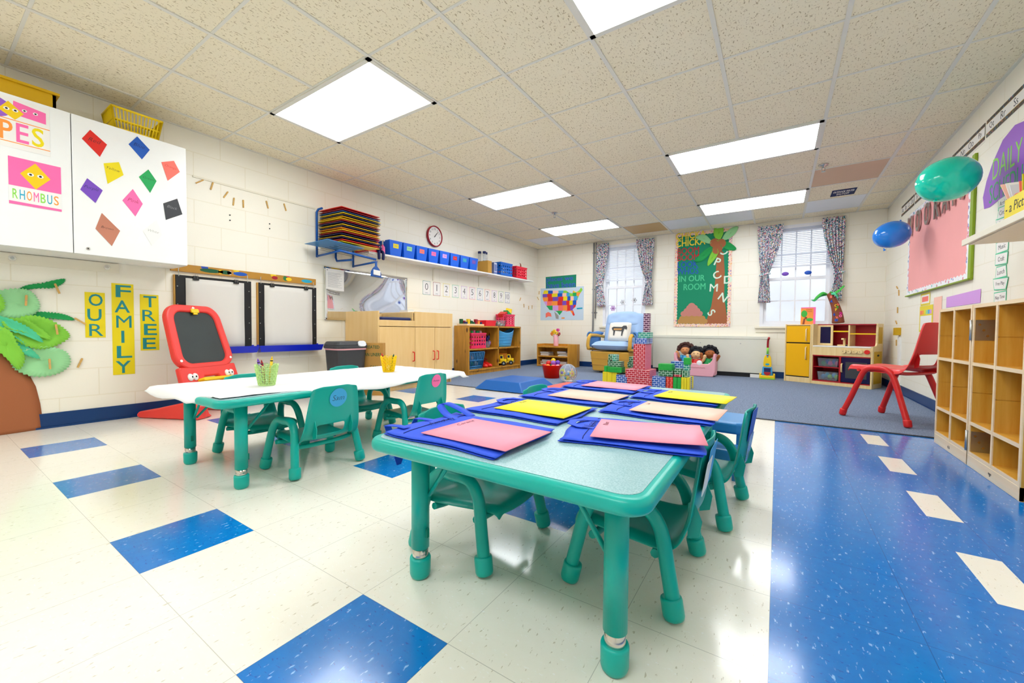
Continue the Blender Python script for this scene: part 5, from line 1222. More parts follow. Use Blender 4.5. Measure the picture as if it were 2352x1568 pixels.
# glider rocking chair
GM = at(-2.27, 6.72, .008, -.12)
t = thing('glider_chair', 'wooden glider rocking chair with faded blue denim cushions under the left window', 'rocking chair', GM)
MB('rocker_wood').add([(-.31, -.30, .03), (.31, -.30, .03), (.31, .28, .03), (-.31, .28, .03), (-.35, -.33, .36), (.35, -.33, .36), (.33, .30, .36), (-.33, .30, .36)], [(3, 2, 1, 0), (4, 5, 6, 7), (0, 1, 5, 4), (1, 2, 6, 5), (2, 3, 7, 6), (3, 0, 4, 7)]).build('base_box', t, bevel=.02)
for z in (.13, .235): MB('tan').box(-.335, .335, -.336, -.318, z, z + .004).build('groove', t, M=Matrix.Translation((0, .02 - (z - .1) * .06, 0)))
for s in (-1, 1):
    MB('rocker_wood').tube(arc([(s * .36, -.34, .40), (s * .375, -.35, .46), (s * .37, -.33, .58), (s * .37, -.27, .635)], 6), .030, 10).build('arm_post', t)
    MB('rocker_wood').tube(arc([(s * .37, -.28, .63), (s * .375, -.05, .625), (s * .36, .20, .60)], 6), .026, 10).build('arm_rest', t)
    MB('rocker_wood').tube(arc([(s * .37, -.36, .40), (s * .39, -.1, .385), (s * .37, .24, .37)], 5), .022, 8).build('glide_rail', t)
    mb = MB('denim_dark')
    def arm(u, v, s=s):
        a = -PI * .15 + PI * 1.25 * u; y = -.26 + .46 * v; r1 = .055 + .008 * math.sin(9 * v + 5 * u); dz = -.20 * max(0, u - .62) / .38
        return (s * (.385 + .055 * math.cos(a) + .02 * math.sin(6 * v)), y, .62 + r1 * math.sin(a) + dz) if u < .65 else (s * (.385 + .055 * math.cos(PI * .66) * -1 + .02 * math.sin(7 * v + u)), y, .66 - .55 * (u - .55) + .01 * math.sin(8 * v))
    mb.grid(arm, 20, 14); mb.build('arm_cushion', t, solid=.03, off=0., sub=1)
    MB('rocker_wood').tube([(s * .30, .16, .38), (s * .315, .32, .96)], .020, 8).build('back_post', t)
def cush(w, d, h, puff, nx=14, ny=14, rd=0.):
    m = MB('denim')
    def sq(u, v): return (u - .5) * w * (1 - .10 * max(0., 2 * v - 1) ** 3 * rd - .04 * (2 * v - 1) ** 4), (v - .5) * d * (1 - .08 * (2 * u - 1) ** 4 * (1 + rd))
    def top(u, v): e = (1 - (2 * u - 1) ** 6) * (1 - (2 * v - 1) ** 6); return (*sq(u, v), h / 2 * max(0., e) ** .5 + puff * e * (.5 + .5 * math.cos(4 * PI * u) * math.cos(4 * PI * v)))
    def bot(u, v): e = (1 - (2 * u - 1) ** 6) * (1 - (2 * v - 1) ** 6); return (*sq(u, 1 - v), -h / 2 * max(0., e) ** .5)
    return m.grid(top, nx, ny).grid(bot, nx, ny)
cush(.68, .62, .15, .01).build('seat_cushion', t, M=at(0, -.06, .445, 0, -.06), sub=1)
cush(.70, .66, .14, .012).build('back_cushion', t, M=frame((0, .22, .70), (1, 0, 0), Vector((0, .25, 1)).normalized()), sub=1)
cush(.66, .30, .15, .01, rd=2.4).build('head_cushion', t, M=frame((0, .26, .90), (1, 0, 0), Vector((0, .25, 1)).normalized()), sub=1)
pl = thing('throw_pillow', 'cream linen pillow with a printed horse leaning in the glider chair', 'pillow', GM @ at(.02, .0, .525) @ frame((0, .02, .165), (1, 0, 0), Vector((0, .32, 1)).normalized()))
c = cush(.40, .34, .12, .0); c.names = ['linen']; c.build('pillow_body', pl, sub=1)
mb = MB('graphite').sheet([(-.13, .06), (-.10, .08), (.05, .075), (.08, .10), (.13, .10), (.15, .06), (.14, .03), (.10, .045), (.085, -.02), (.08, -.08), (.06, -.08), (.058, -.0), (-.06, .01), (-.065, -.075), (-.085, -.075), (-.09, .0), (-.12, .03)], 0, .001)
mb.mat('tan').sheet([(-.09, .02), (.05, .02), (.06, .05), (-.09, .05)], .001, .0006)
mb.build('horse_print', pl, M=Matrix.Translation((.01, -.01, .0635)))

# doll crib with three dolls
CM = at(-1.09, 7.06, .009)
t = thing('doll_crib', 'pale pink plastic doll crib against the radiator cover, three dolls inside', 'doll crib', CM)
mb = MB('pale_pink')
mb.prism([(-.27, .0), (.27, .0), (.30, .08), (.305, .36), (.275, .365), (.255, .26), (.21, .20), (.06, .195), (.0, .21), (-.06, .195), (-.21, .20), (-.255, .26), (-.275, .365), (-.305, .36), (-.30, .08)], .135, .165)
mb.prism([(-.27, .0), (.27, .0), (.30, .08), (.305, .36), (.275, .365), (.255, .26), (.21, .20), (-.21, .20), (-.255, .26), (-.275, .365), (-.305, .36), (-.30, .08)], -.13, -.10)
mb.M = Matrix(); c = mb.build('crib_side', t, M=frame((0, 0, 0), (1, 0, 0), (0, 0, 1)), bevel=.012)
MB('pale_pink').box(-.30, -.27, -.14, .11, .02, .355).box(.27, .30, -.14, .11, .02, .355).box(-.27, .27, -.14, .11, .03, .055).build('crib_shell', t, bevel=.01)
for x in (-.075, .075): part(MB('white').ball((x, -.15, .205), .042, .02, .048).build('bunny_ear', t), 'white rounded ear ornament')
MB('rose_tan').tube([(-.16 + .02 * k, -.166, .135 + .006 * (k % 2)) for k in range(17)], .003, 6).build('moulded_line', t)
def doll(x, y, tilt, skin, hair, shirt, label, trim, hr, up=0., turn=0., zs=.245):
    d_ = thing('doll', label, 'doll', CM @ at(x, y, zs - .185, turn, 0, tilt), 'dolls in the pink crib')
    b = MB(skin).ball((0, -.005, .30 + up), .075, .066, .072, 24, 16)
    b.ball((0, -.072, .292 + up), .012, .012, .010, 10, 8)
    for s in (-1, 1):
        b.ball((s * .072, 0, .298 + up), .016, .012, .020, 10, 8)
        b.tube(arc([(s * .05, .0, .19 + up), (s * .10, -.02, .20 + up), (s * .125, -.04, .26 + up)], 6), [.026] * 6 + [.022] * 7, 10); b.ball((s * .128, -.042, .275 + up), .024, .020, .026, 12, 8)
        b.ball((s * .112, -.055, .272 + up), .009, .009, .016, 8, 6)
    b.lathe([(.03, .19), (.028, .25)], 12, (0, 0, up)); b.build('doll_body', d_)
    h_ = MB(hair); h_.ball((0, .018, .322 + up), .084, .074, .072, 20, 14)
    rq = random.Random(int(x * 1000))
    for k in range(26):
        a = PI * k / 25; h_.ball((hr * .098 * math.cos(a), .012 + rq.uniform(-.02, .02), .318 + up + .085 * math.sin(a) + rq.uniform(-.01, .012)), .026 * hr, .03, .026 * hr, 8, 6)
    h_.build('hair', d_)
    sh_ = MB(shirt).lathe([(.0, .02), (.075, .02), (.082, .08), (.07, .17), (.045, .215), (.03, .222)], 20, (0, 0, up), 1., .8)
    for s in (-1, 1): sh_.tube([(s * .045, 0, .19 + up), (s * .092, -.012, .197 + up)], [.036, .034], 12)
    sh_.build('shirt', d_)
    e = MB('ink')
    for s in (-1, 1): e.ball((s * .028, -.066, .318 + up), .006, .004, .007, 8, 6)
    e.tube(arc([(-.018, -.070, .27 + up), (0, -.073, .262 + up), (.018, -.070, .27 + up)], 4), .0022, 6); e.build('eyes_and_mouth', d_)
    em = MB(trim[0])
    if trim[1] == 'star': em.sheet([(.026 * (1 if k % 2 == 0 else .42) * math.cos(PI / 2 + k * PI / 5), .026 * (1 if k % 2 == 0 else .42) * math.sin(PI / 2 + k * PI / 5)) for k in range(10)], 0, .002)
    elif trim[1] == 'round': em.sheet(ell(0, 0, .026, .022, 16), 0, .002).mat('white').sheet(ell(0, 0, .014, .012, 12), .002, .001)
    else: em.text(trim[1], 0, 0, 0, h=.045, off=.02, d=.002)
    em.build('shirt_emblem', d_, M=frame((0, -.062, .13 + up), (1, 0, 0), Vector((0, .15, 1)).normalized()))
    return d_
doll(-.135, .0, -.06, 'skin_tan', 'hair_brown', 'sky_blue', 'curly brown haired doll in a blue shirt, left in the pink crib', ('salmon', 'round'), 1.15, .035)
doll(.015, -.045, .0, 'skin_fair', 'hair_black', 'red', 'fair doll in a red shirt with a yellow star, middle of the pink crib', ('yellow', 'star'), 1., -.02)
doll(.165, -.01, .12, 'skin_brown', 'hair_black', 'green', 'brown doll in a green shirt leaning right in the pink crib', ('white', '3'), 1.1, .0, .35)

# toy vacuum
t = thing('toy_vacuum', 'toy upright vacuum in yellow, blue and red with a red handle', 'toy vacuum', at(-.115, 7.17, .009, .05))
MB('yellow').rbox(-.10, .10, -.07, .07, .0, .055, .02).box(-.10, -.075, -.06, .05, .05, .085).box(.075, .10, -.06, .05, .05, .085).build('cleaner_head', t, bevel=.01)
MB('lime').rbox(-.095, .095, -.075, -.068, .002, .02, .003).build('brush_strip', t)
up = lambda: frame((0, -.01, .03), (1, 0, 0), Vector((0, .06, 1)).normalized())
MB('sky_blue').prism([(-.068, .02), (.068, .02), (.062, .14), (.04, .17), (-.04, .17), (-.062, .14)], -.045, .03).build('lower_housing', t, M=up(), bevel=.008)
MB('crimson').prism(ell(0, .075, .045, .052, 18, 180, 360), .03, .045).build('dust_cup', t, M=up()); MB('navy').prism([(-.04, .08), (.04, .08), (.045, .135), (-.045, .135)], .03, .036).build('window_panel', t, M=up())
MB('yellow').prism([(-.047, .15), (.047, .15), (.052, .20), (.045, .29), (.03, .325), (.012, .33), (.008, .29), (-.008, .29), (-.012, .33), (-.03, .325), (-.045, .29), (-.052, .20)], -.04, .035).build('upper_housing', t, M=up(), bevel=.008)
MB('cyan').prism(ell(0, .19, .026, .016, 18), .035, .040).build('badge', t, M=up())
MB('sky_blue').cyl((0, 0, .31), (0, .008, .37), .022, .018).mat('crimson').cyl((0, .004, .345), (0, .006, .36), .0205).mat('lime_print').cyl((0, .006, .37), (0, .012, .47), .014).build('upright_tube', t)
MB('crimson').tube(arc([(0, .012, .46), (0, .012, .52), (.003, .0, .58), (.010, -.03, .62), (.008, -.05, .60)], 5), .014, 10).build('handle', t)
# ------------------------------------------------------------------ play kitchen in the right back corner
KM = at(.094, 7.083, .0085, R(-25))
t = thing('toy_fridge', 'yellow and wood toy fridge at the left end of the play kitchen', 'toy fridge', KM)
MB('kitchen_wood').box(0, .016, .0, .265, 0, .82).box(.317, .333, .0, .265, 0, .82).box(.016, .317, .25, .265, 0, .815).box(.016, .317, .005, .25, .0, .072).box(.016, .317, .02, .25, .805, .818).build('fridge_body', t, bevel=.002)
MB('black').box(.016, .317, .022, .03, .072, .805).build('door_gap', t)
for z0, z1, h0, h1 in ((.565, .797, .59, .755), (.088, .548, .33, .50)):
    d_ = MB('kitchen_yellow').box(.019, .314, .002, .02, z0, z1).build('door', t, bevel=.003)
    MB('kitchen_wood').tube([(.275, .002, h0), (.275, -.022, h0 + .006), (.275, -.022, h1 - .006), (.275, .002, h1)], .008, 8).build('handle', d_)
t = thing('toy_stove', 'wooden toy stove and sink with red shelves in the right back corner', 'toy kitchen', KM)
x0, x1, D = .335, .998, .34
MB('kitchen_wood').box(x0, x0 + .018, 0, D, 0, .825).build('left_panel', t, bevel=.002)
rp = MB('kitchen_wood').prism([(0, 0), (D, 0), (D, .825), (.15, .825), (.14, .57), (.12, .54), (0, .53)], 0, .018)
rp.build('right_panel', t, M=frame((x1 - .018, 0, 0), (0, 1, 0), (0, 0, 1)), bevel=.002)
for a, b, c, d_ in ((.18, .30, .57, .78), (.05, .30, .06, .47)): MB('gold').box(x1 + .0005, x1 + .003, a, b, c, d_).build('side_inset', t)
MB('black').prism(ell(0, 0, .035, .013, 20), 0, .002).build('hand_hole', t, M=frame((x1 + .0032, .175, .42), (0, 1, 0), (0, 0, 1)))
MB('kitchen_red').box(x0 + .018, x1 - .018, D - .015, D - .002, .02, .815).build('back_panel', t)
MB('white').box(x0 + .018, x1 - .018, -.004, D - .015, .512, .528).build('counter', t, bevel=.004)
MB('kitchen_wood').box(x0 + .018, x1 - .018, 0, .018, .40, .512).build('control_panel', t)
MB('kitchen_wood').box(x0 + .018, x1 - .018, 0, .02, .0, .042).build('plinth', t)
MB('kitchen_red').box(x0 + .018, x1 - .018, .001, D - .015, .042, .056).box(x0 + .018, x1 - .018, .001, D - .015, .386, .40).box(x0 + .018, .665, .02, D - .02, .232, .242).box(.655, .675, .002, D - .015, .056, .386).box(x0 + .018, x0 + .024, .02, D - .02, .056, .386).build('red_shelves', t)
o = MB('kitchen_navy').box(.680, .975, .003, .018, .060, .383).build('oven_door', t, bevel=.003)
part(MB('graphite').box(.725, .945, .001, .0035, .115, .325).build('oven_window', o), 'dark oven window')
MB('kitchen_wood').tube([(.69, .003, .19), (.69, -.022, .195), (.69, -.022, .295), (.69, .003, .30)], .009, 8).build('handle', o)
for k, x in enumerate((.706, .763, .822, .879)): MB('kitchen_wood').cyl((x, -.022, .464), (x, 0, .464), .026, n=20).mat('ink').cyl((x - .006, -.0235, .464), (x - .006, -.022, .464), .004, n=8).build('knob', t)
part(MB('red').cyl((.946, -.022, .464), (.946, 0, .464), .027, n=20).build('knob', t), 'red knob')
yb = .135
MB('crimson').box(x0 + .018, x1 - .018, yb, D - .002, .808, .822).build('hutch_top', t)
MB('kitchen_wood').box(.700, .716, yb, D - .015, .528, .808).build('hutch_divider', t)
mw = MB('kitchen_wood').box(x0 + .018, .53, yb, yb + .016, .53, .56).box(x0 + .018, .53, yb, yb + .016, .785, .808).box(x0 + .018, .385, yb, yb + .016, .56, .785).box(.505, .53, yb, yb + .016, .56, .785).build('microwave_door', t)
MB('kitchen_navy').box(.385, .505, yb + .004, yb + .012, .56, .785).build('door_window', mw)
MB('yellow').box(.43, .70, yb + .01, yb + .03, .715, .732).box(.716, x1 - .018, yb + .01, yb + .03, .685, .70).build('yellow_rail', t)
MB('kitchen_wood').box(.57, .685, .17, .25, .528, .545).box(.622, .646, .205, .225, .545, .625).box(.620, .648, .15, .225, .612, .632).build('tap', t)
MB('black').cyl((.675, .16, .5285), (.675, .16, .545), .012).build('tap_knob', t)
for z, nm, cs in ((.2435, 'upper', ('green', 'blue', 'magenta', 'blue', 'magenta')), (.0575, 'lower', ('sky_blue', 'cyan', 'lime_print', 'sky_blue', 'lime'))):
    b = thing('clear_bin', 'clear plastic bin of toy dishes on the %s red shelf of the play kitchen' % nm, 'bin', KM @ at(.515, .16, z, -PI / 2))
    open_box(MB('clear_bin'), .215, .22, .115, .025, .02).build('bin_body', b, bevel=.004)
    q = MB('green')
    for k, c in enumerate(cs): q.mat(c).ball((.03 - .02 * (k % 2), -.075 + .038 * k, .045 + .02 * (k % 2)), .034, .028, .034, 12, 8)
    o = q.build('toy_dishes', b); o['kind'] = 'stuff'
# palm tree toy and book on top
TM = at(.655, 6.99, .831 + .0085)
t = thing('toy_palm_tree', 'stuffed brown palm tree with felt letters standing on the play kitchen', 'toy palm tree', TM)
path = arc([(.03, 0, .0), (.02, 0, .12), (-.01, 0, .25), (-.055, 0, .36), (-.085, 0, .41)], 6); n = len(path)
MB('brown').tube(path, [.072 - .045 * i / (n - 1) for i in range(n)], 16).build('trunk', t, sub=1)
for m, q in (('grass', [(-.085, 0, .40), (-.15, -.03, .43), (-.22, -.05, .37), (-.25, -.06, .31)]), ('green', [(-.085, 0, .40), (-.17, .02, .40), (-.23, .03, .34), (-.27, .04, .33)]), ('grass', [(-.085, 0, .40), (-.0, -.02, .44), (.06, -.03, .50), (.085, -.03, .505)]), ('leaf_mint', [(-.085, 0, .40), (-.02, -.04, .42), (.01, -.05, .36), (.02, -.05, .31)]), ('grass', [(-.085, 0, .40), (-.06, .04, .44), (-.01, .06, .42), (.04, .07, .38)])):
    P = arc(q, 6); N = len(P)
    def fn(u, v):
        i = int(round(u * (N - 1))); w = .034 * math.sin(PI * min(1, (u * .92 + .08))) + .003; p = P[i]; return (p[0], p[1] + (v - .5) * 2 * w * .6, p[2] - abs(v - .5) * w * 1.1 + (v - .5) * w)
    MB(m).grid(fn, N - 1, 4).build('leaf', t, solid=.002)
for k, (ch, m, z, a) in enumerate((('A', 'blue', .30, -.2), ('C', 'yellow', .24, .3), ('V', 'salmon', .25, -.3), ('F', 'yellow', .185, .1), ('n', 'magenta', .135, .3), ('o', 'pink', .10, -.1), ('d', 'blue', .12, .4), ('o', 'blue', .045, .0), ('S', 'grass', .22, .0), ('s', 'salmon', .36, .0), ('k', 'salmon', .085, .5))):
    i = min(range(n), key=lambda q: abs(path[q][2] - z)); r_ = .072 - .045 * i / (n - 1); an = -PI / 2 + (-.6, .1, .6, -.15, .55, .35, -.7, -.35, .3, -.1, -.2)[k]
    c = Vector((path[i][0], 0, z)) + Vector((math.cos(an), math.sin(an), 0)) * (r_ + .001)
    MB(m).text(ch, 0, 0, 0, h=.036, off=.04, rot=a, d=.005).build('felt_letter', t, M=frame(c, (-math.sin(an), math.cos(an), 0), (0, 0, 1)))
mb = MB('orange').box(-.085, .085, 0, .016, 0, .245)
t = solo(mb, 'picture_book', 'orange picture book lettered Chicka Chicka standing on the toy fridge', 'book', KM @ at(.24, .11, .8195, R(20), R(-6)))
q = MB('pink').sheet([(.06, -.1225), (.085, -.1225), (.085, .1225), (.06, .1225)], 0, .0006).sheet([(-.085, .108), (.06, .108), (.06, .1225), (-.085, .1225)], 0, .0006)
q.mat('grass').sheet(ell(-.045, .03, .036, .05, 12), 0, .0008).sheet(ell(.018, -.055, .04, .024, 12), 0, .0009).mat('brown').sheet(ell(-.025, -.03, .016, n=12), .001, .0008).sheet([(-.065, -.1225), (-.04, -.1225), (-.03, -.04), (-.05, -.04)], 0, .0006).mat('crimson').text('Chicka', .01, .09, .0004, w=.07, h=.018, d=.0006).text('Chicka', .01, .065, .0004, w=.07, h=.018, d=.0006)
q.build('cover_print', t, M=frame((0, -.0006, .1225), (1, 0, 0), (0, 0, 1)))

# ------------------------------------------------------------------ cubby units, hinged together
def cubby(y0, y1, label, dots):
    x0, x1, H = .88, 1.165, .872
    t = thing('cubby_shelf', label, 'cubby', at(x0, y0), 'hinged maple cubby units')
    w, d = y1 - y0, x1 - x0; m = w / 2
    MB('maple').box(d - .012, d, 0, w, .01, H - .002).build('back_panel', t)
    for a, nm in ((0, 'side_panel'), (w - .018, 'side_panel'), (m - .009, 'divider')):
        s = MB('maple')
        for z0, z1 in ((.0 if nm != 'divider' else .06, .397), (.4005, .699), (.7025, H - (.0 if nm != 'divider' else .02))): s.box(.004, d - .012, a, a + .018, z0, z1)
        s.box(.008, d - .012, a + .002, a + .016, .06, H - .02); s.build(nm, t)
        MB('maple_light').box(-.0006, .004, a, a + .018, .0 if nm != 'divider' else .062, H).build('front_edge', t)
    for z in (.08, .243, .563, H):
        MB('maple').box(.004, d - .012, .018, w - .018, z - .018, z).build('shelf_board', t)
        MB('maple_light').box(0, .004, .018, w - .018, z - .018, z).build('front_edge', t)
    MB('maple_light').box(-.0012, .016, .0, w, .0, .062).build('plinth', t, bevel=.002)
    if dots[0]: MB('ink').text(dots[0], 0, 0, 0, h=.018, d=.0006).build('plinth_stamp', t, M=frame((-.0014, w * .5, .03), (0, -1, 0), (0, 0, 1)))
    for c, y, z in dots[1:]: part(MB(c).sheet(ell(.09, y, .045, .05, 22), z + .0006, .0012).build('name_dot', t), 'round coloured name sticker')
    return t
cubby(3.198, 3.735, 'maple cubby unit hinged at the far side, next to the red chair', ['4-3', ('lilac', .40, .243), ('salmon', .14, .243), ('salmon', .14, .563)])
t = cubby(2.62, 3.186, 'maple cubby unit nearest to the viewer, cut by the right edge of the picture', ['*B*', ('cyan', .43, .243), ('violet', .14, .243), ('salmon', .12, .563), ('salmon', .42, .563)])
for z in (.135, .735):
    h_ = MB('steel').box(.885 - .88, .955 - .88, 3.186 - 2.62 - .0195, 3.186 - 2.62 - .018, z - .055, z + .055).cyl((-.004, 3.192 - 2.62, z - .055), (-.004, 3.192 - 2.62, z + .055), .006, n=12)
    for a, b in ((.02, .03), (.05, -.03), (.035, .0)): h_.mat('chrome').cyl((a, 3.186 - 2.62 - .0215, z + b), (a, 3.186 - 2.62 - .0195, z + b), .006, n=10)
    h_.build('hinge', t)

# ------------------------------------------------------------------ right wall
t = thing('message_board', 'pink paper covered board with green frame hanging on the right wall, silver letters on top', 'bulletin board', WR(6.24, 1.135, .0))
w, h = 1.80, .90
MB('board_pink').box(.02, w - .06, .02, h, .001, .012).build('board_face', t)
MB('frame_green').box(w - .055, w, -.0, h + .03, .001, .018).box(0, w, -.012, .0, .001, .03).build('board_frame', t, bevel=.003)
mb = MB('border_white')
for a, b, n_ in (((.0, .0), (w - .057, .0), 24), ((w - .058, .0), (w - .058, h), 14), ((w - .058, h), (.0, h), 24), ((.0, h), (.0, .0), 14)):
    a, b = Vector(a), Vector(b); e = (b - a) / n_; nn = Vector((-e.y, e.x)).normalized()
    for i in range(n_): p = a + e * i; q = p + e; mb.prism([tuple(p), tuple(q), tuple(q + nn * .05), tuple((p + q) / 2 + nn * .035), tuple(p + nn * .05)], .008, .0145 + (.0004 if n_ == 14 else 0))
mb.build('scalloped_border', t)
hb = thing('letter_garland', 'silver foil garland of letters spelling HOORAY strung along the top of the pink board', 'garland', WR(6.24, 1.135, .016))
MB('white').tube(arc([(.0, .90, .012), (.5, .86, .02), (1.0, .85, .022), (1.72, .90, .012)], 6), .0015, 5).build('string', hb)
for ch, x in zip('HOORAY!', (.09, .40, .70, 1.00, 1.22, 1.42, 1.60)): MB('silver').text(ch, x, .75, .004, h=.22, w=.15 if ch != '!' else .05, off=.02, d=.012).build('foil_letter', hb)

def strip(y0, y1, lets, label):
    w = y0 - y1; mb = MB('strip_print').sheet([(0, -.06), (w, -.06), (w, .06), (0, .06)], 0, .0012).mat('gold').sheet([(0, -.036), (w, -.036), (w, .036), (0, .036)], .0012, .0003).mat('paper').sheet([(0, -.033), (w, -.033), (w, .033), (0, .033)], .0013, .0006)
    for i, s_ in enumerate(lets): mb.mat('ink').text(s_, w * (i + .5) / len(lets), 0, .0019, h=.05, off=-.01, d=.0005)
    solo(mb, 'alphabet_strip', label, 'alphabet strip', WR(y0, 2.178), 'alphabet strips high on the right wall')
strip(6.67, 6.13, ('Aa', 'Bb', 'Cc', 'Dd'), 'alphabet strip at the far end of the right wall, beyond the balloons')
strip(6.10, 5.42, ('Ee', 'Ff', 'Gg', 'Hh'), 'alphabet strip over the left half of the pink board')
strip(5.40, 5.02, ('Ii', 'Jj', 'Kk', 'Ll'), 'alphabet strip above the middle of the pink board, behind the teal balloon')
strip(4.99, 4.335, ('Mm', 'Nn', 'Oo', 'Pp'), 'alphabet strip with Nn Oo Pp above the green frame edge')
strip(4.308, 3.62, ('Qq', 'Rr', 'Ss', 'Tt'), 'alphabet strip with Qq Rr Ss Tt above the purple schedule sign')

mb = MB('violet').sheet([(-.0, .0), (.03, -.09), (.12, -.10), (.30, -.085), (.50, -.06), (.66, -.02), (.72, .10), (.70, .24), (.58, .30), (.44, .33), (.28, .30), (.14, .20), (.05, .10)], 0, .0014)
mb.mat('lime_print').text('DAILY', .35, .145, .0014, w=.40, h=.14, off=-.005, d=.0008).mat('green').text('SCHEDULE', .40, -.015, .0014, w=.58, h=.125, off=-.005, d=.0008)
solo(mb, 'schedule_sign', 'purple cloud shaped sign lettered DAILY SCHEDULE on the right wall', 'sign', WR(4.32, 1.70))
for k, (wd, z, sk) in enumerate((('Arrival', 1.58, .0), ('Circle', 1.515, .02), ('Playtime', 1.45, -.02), ('Snack', 1.37, .01), ('Music', 1.29, .0), ('Craft', 1.21, .0), ('Lunch', 1.124, .02), ('Free Play', 1.045, -.02), ('Nap Time', .955, .0))):
    mb = MB('leaf_mint').sheet([(-.085, -.038), (.085, -.042), (.09 - sk, .038), (-.09 + sk, .042)], 0, .001).mat('paper').sheet([(-.079, -.032), (.079, -.036), (.084 - sk, .032), (-.084 + sk, .036)], .001, .0004).mat('ink').text(wd, 0, 0, .0014, h=.030, off=-.008, d=.0004)
    solo(mb, 'schedule_card', 'white schedule card reading %s below the purple sign' % wd, 'schedule card', WR(3.985, z, .0015 + .0016 * (k % 2)) @ Matrix.Rotation(.03 * (-1) ** k, 4, 'Z'), 'schedule cards on the right wall')
mb = MB('banner_yellow').sheet(rect(.42, .26), 0, .001).mat('paper').sheet([(-.18, -.11), (.18, -.11), (.18, .03), (-.18, .03)], .001, .0004)
for k, c in enumerate(('salmon', 'orange', 'banner_yellow', 'leaf_light', 'sky_blue', 'lilac')): mb.mat(c).sheet([(-.19 + .062 * k, .045), (-.135 + .062 * k, .045), (-.135 + .062 * k, .085), (-.19 + .062 * k, .085)], .001, .0005)
solo(mb, 'weather_chart', 'yellow wall chart with a rainbow band behind the red chair', 'poster', WR(5.56, .86))
mb = MB('banner_yellow').sheet(rect(.30, .12), 0, .001).mat('paper').sheet(rect(.26, .085), .001, .0004).mat('salmon').sheet(rect(.20, .05), .0014, .0003)
solo(mb, 'wall_chart', 'small cream chart with a red panel just above the yellow rainbow chart', 'poster', WR(5.60, 1.055))
solo(MB('paper_peach').sheet(rect(.22, .30), 0, .001), 'paper_sheet', 'peach paper sheet on the right wall beside the yellow rainbow chart', 'paper', WR(5.22, .90))
solo(MB('lilac').sheet([(-.35, -.045), (.35, -.045), (.35, .055), (-.35, .045)], 0, .002), 'paper_sheet', 'lilac paper strip on the right wall just above the cubbies', 'paper', WR(4.64, .985))
mb = MB('gold').box(-.055, .055, -.045, .045, 0, .05); solo(mb, 'wooden_block', 'small wooden block fixed on the right wall behind the play kitchen', 'block', WR(6.55, .735, .0005), bevel=.003)
solo(MB('white').box(-.04, .04, -.30, .32, 0, .018), 'wall_conduit', 'white vertical cable cover on the right wall behind the play kitchen', 'conduit', WR(6.50, .35, .0005))
for i, (y, z, a) in enumerate(((6.737, 1.275, 1.1), (6.643, 1.203, .2), (6.675, .995, .1), (6.718, .848, 1.0), (6.575, .60, .1))):
    pin(WR(y, z, .001 if i < 4 else .0195) @ RZ(a), '%s clothespin from the top on the right wall near the back corner' % ('first', 'second', 'third', 'fourth', 'lowest')[i], 'clothespins on the right wall')

t = thing('wall_shelf', 'short cream wall shelf on the right wall, cut by the right edge of the picture', 'shelf', at(RX, 3.0, 1.266))
MB('cream_paint').box(-.27, -.001, -.60, .64, 0, .02).box(-.275, -.262, -.60, .645, -.006, .030).build('shelf_board', t, bevel=.002); MB('cream_paint').box(-.25, -.01, -.60, .62, -.006, -.0005).build('shelf_underside', t)
t = thing('picture_box', 'shelf box with a yellow card reading a Picture', 'box', at(1.075, 3.07, 1.2875))
open_box(MB('white'), .26, .16, .085, .02, .01).build('box_body', t)
MB('banner_yellow').sheet(rect(.30, .10), 0, .0015).mat('ink').text('- a Picture', 0, .0, .0015, w=.27, h=.05, shear=.1, d=.0005).build('yellow_card', t, M=frame((-.096, -.03, .075), (0, -1, 0), (0, 0, 1)))
for k, (m, y, L_, a, w) in enumerate((('paper_peach', .115, .34, .72, 'peach'), ('paper', .095, .29, .6, 'white'), ('card_grey', .075, .24, .5, 'grey'), ('salmon', .03, .20, .2, 'red'), ('banner_yellow', .0, .22, .1, 'yellow'), ('blue', -.03, .27, .05, 'blue'), ('red', -.06, .22, .0, 'bright red'))):
    mb = MB(m).box(-.045, .045, -.002, .002, 0, L_)
    solo(mb, 'picture_card', '%s picture card sticking out of the box on the right wall shelf' % w, 'picture card', at(1.07 - .006 * k, 3.07 + y, 1.2955, 0, -a), 'picture cards in the shelf box')
mb = MB('red')
for k, c in enumerate(('red', 'orange', 'banner_yellow', 'green', 'sky_blue')): mb.mat(c).tube([((.055 - .009 * k) * math.cos(PI * i / 14), 0, (.055 - .009 * k) * math.sin(PI * i / 14)) for i in range(15)], .0045, 6)
solo(mb, 'rainbow_cutout', 'little rainbow cut-out standing among the picture cards', 'decoration', frame((.985, 3.13, 1.378), (0, -1, 0), (-1, 0, 0)) @ Matrix.Rotation(-PI / 2, 4, 'X') if False else at(1.0, 3.135, 1.3735, PI / 2))

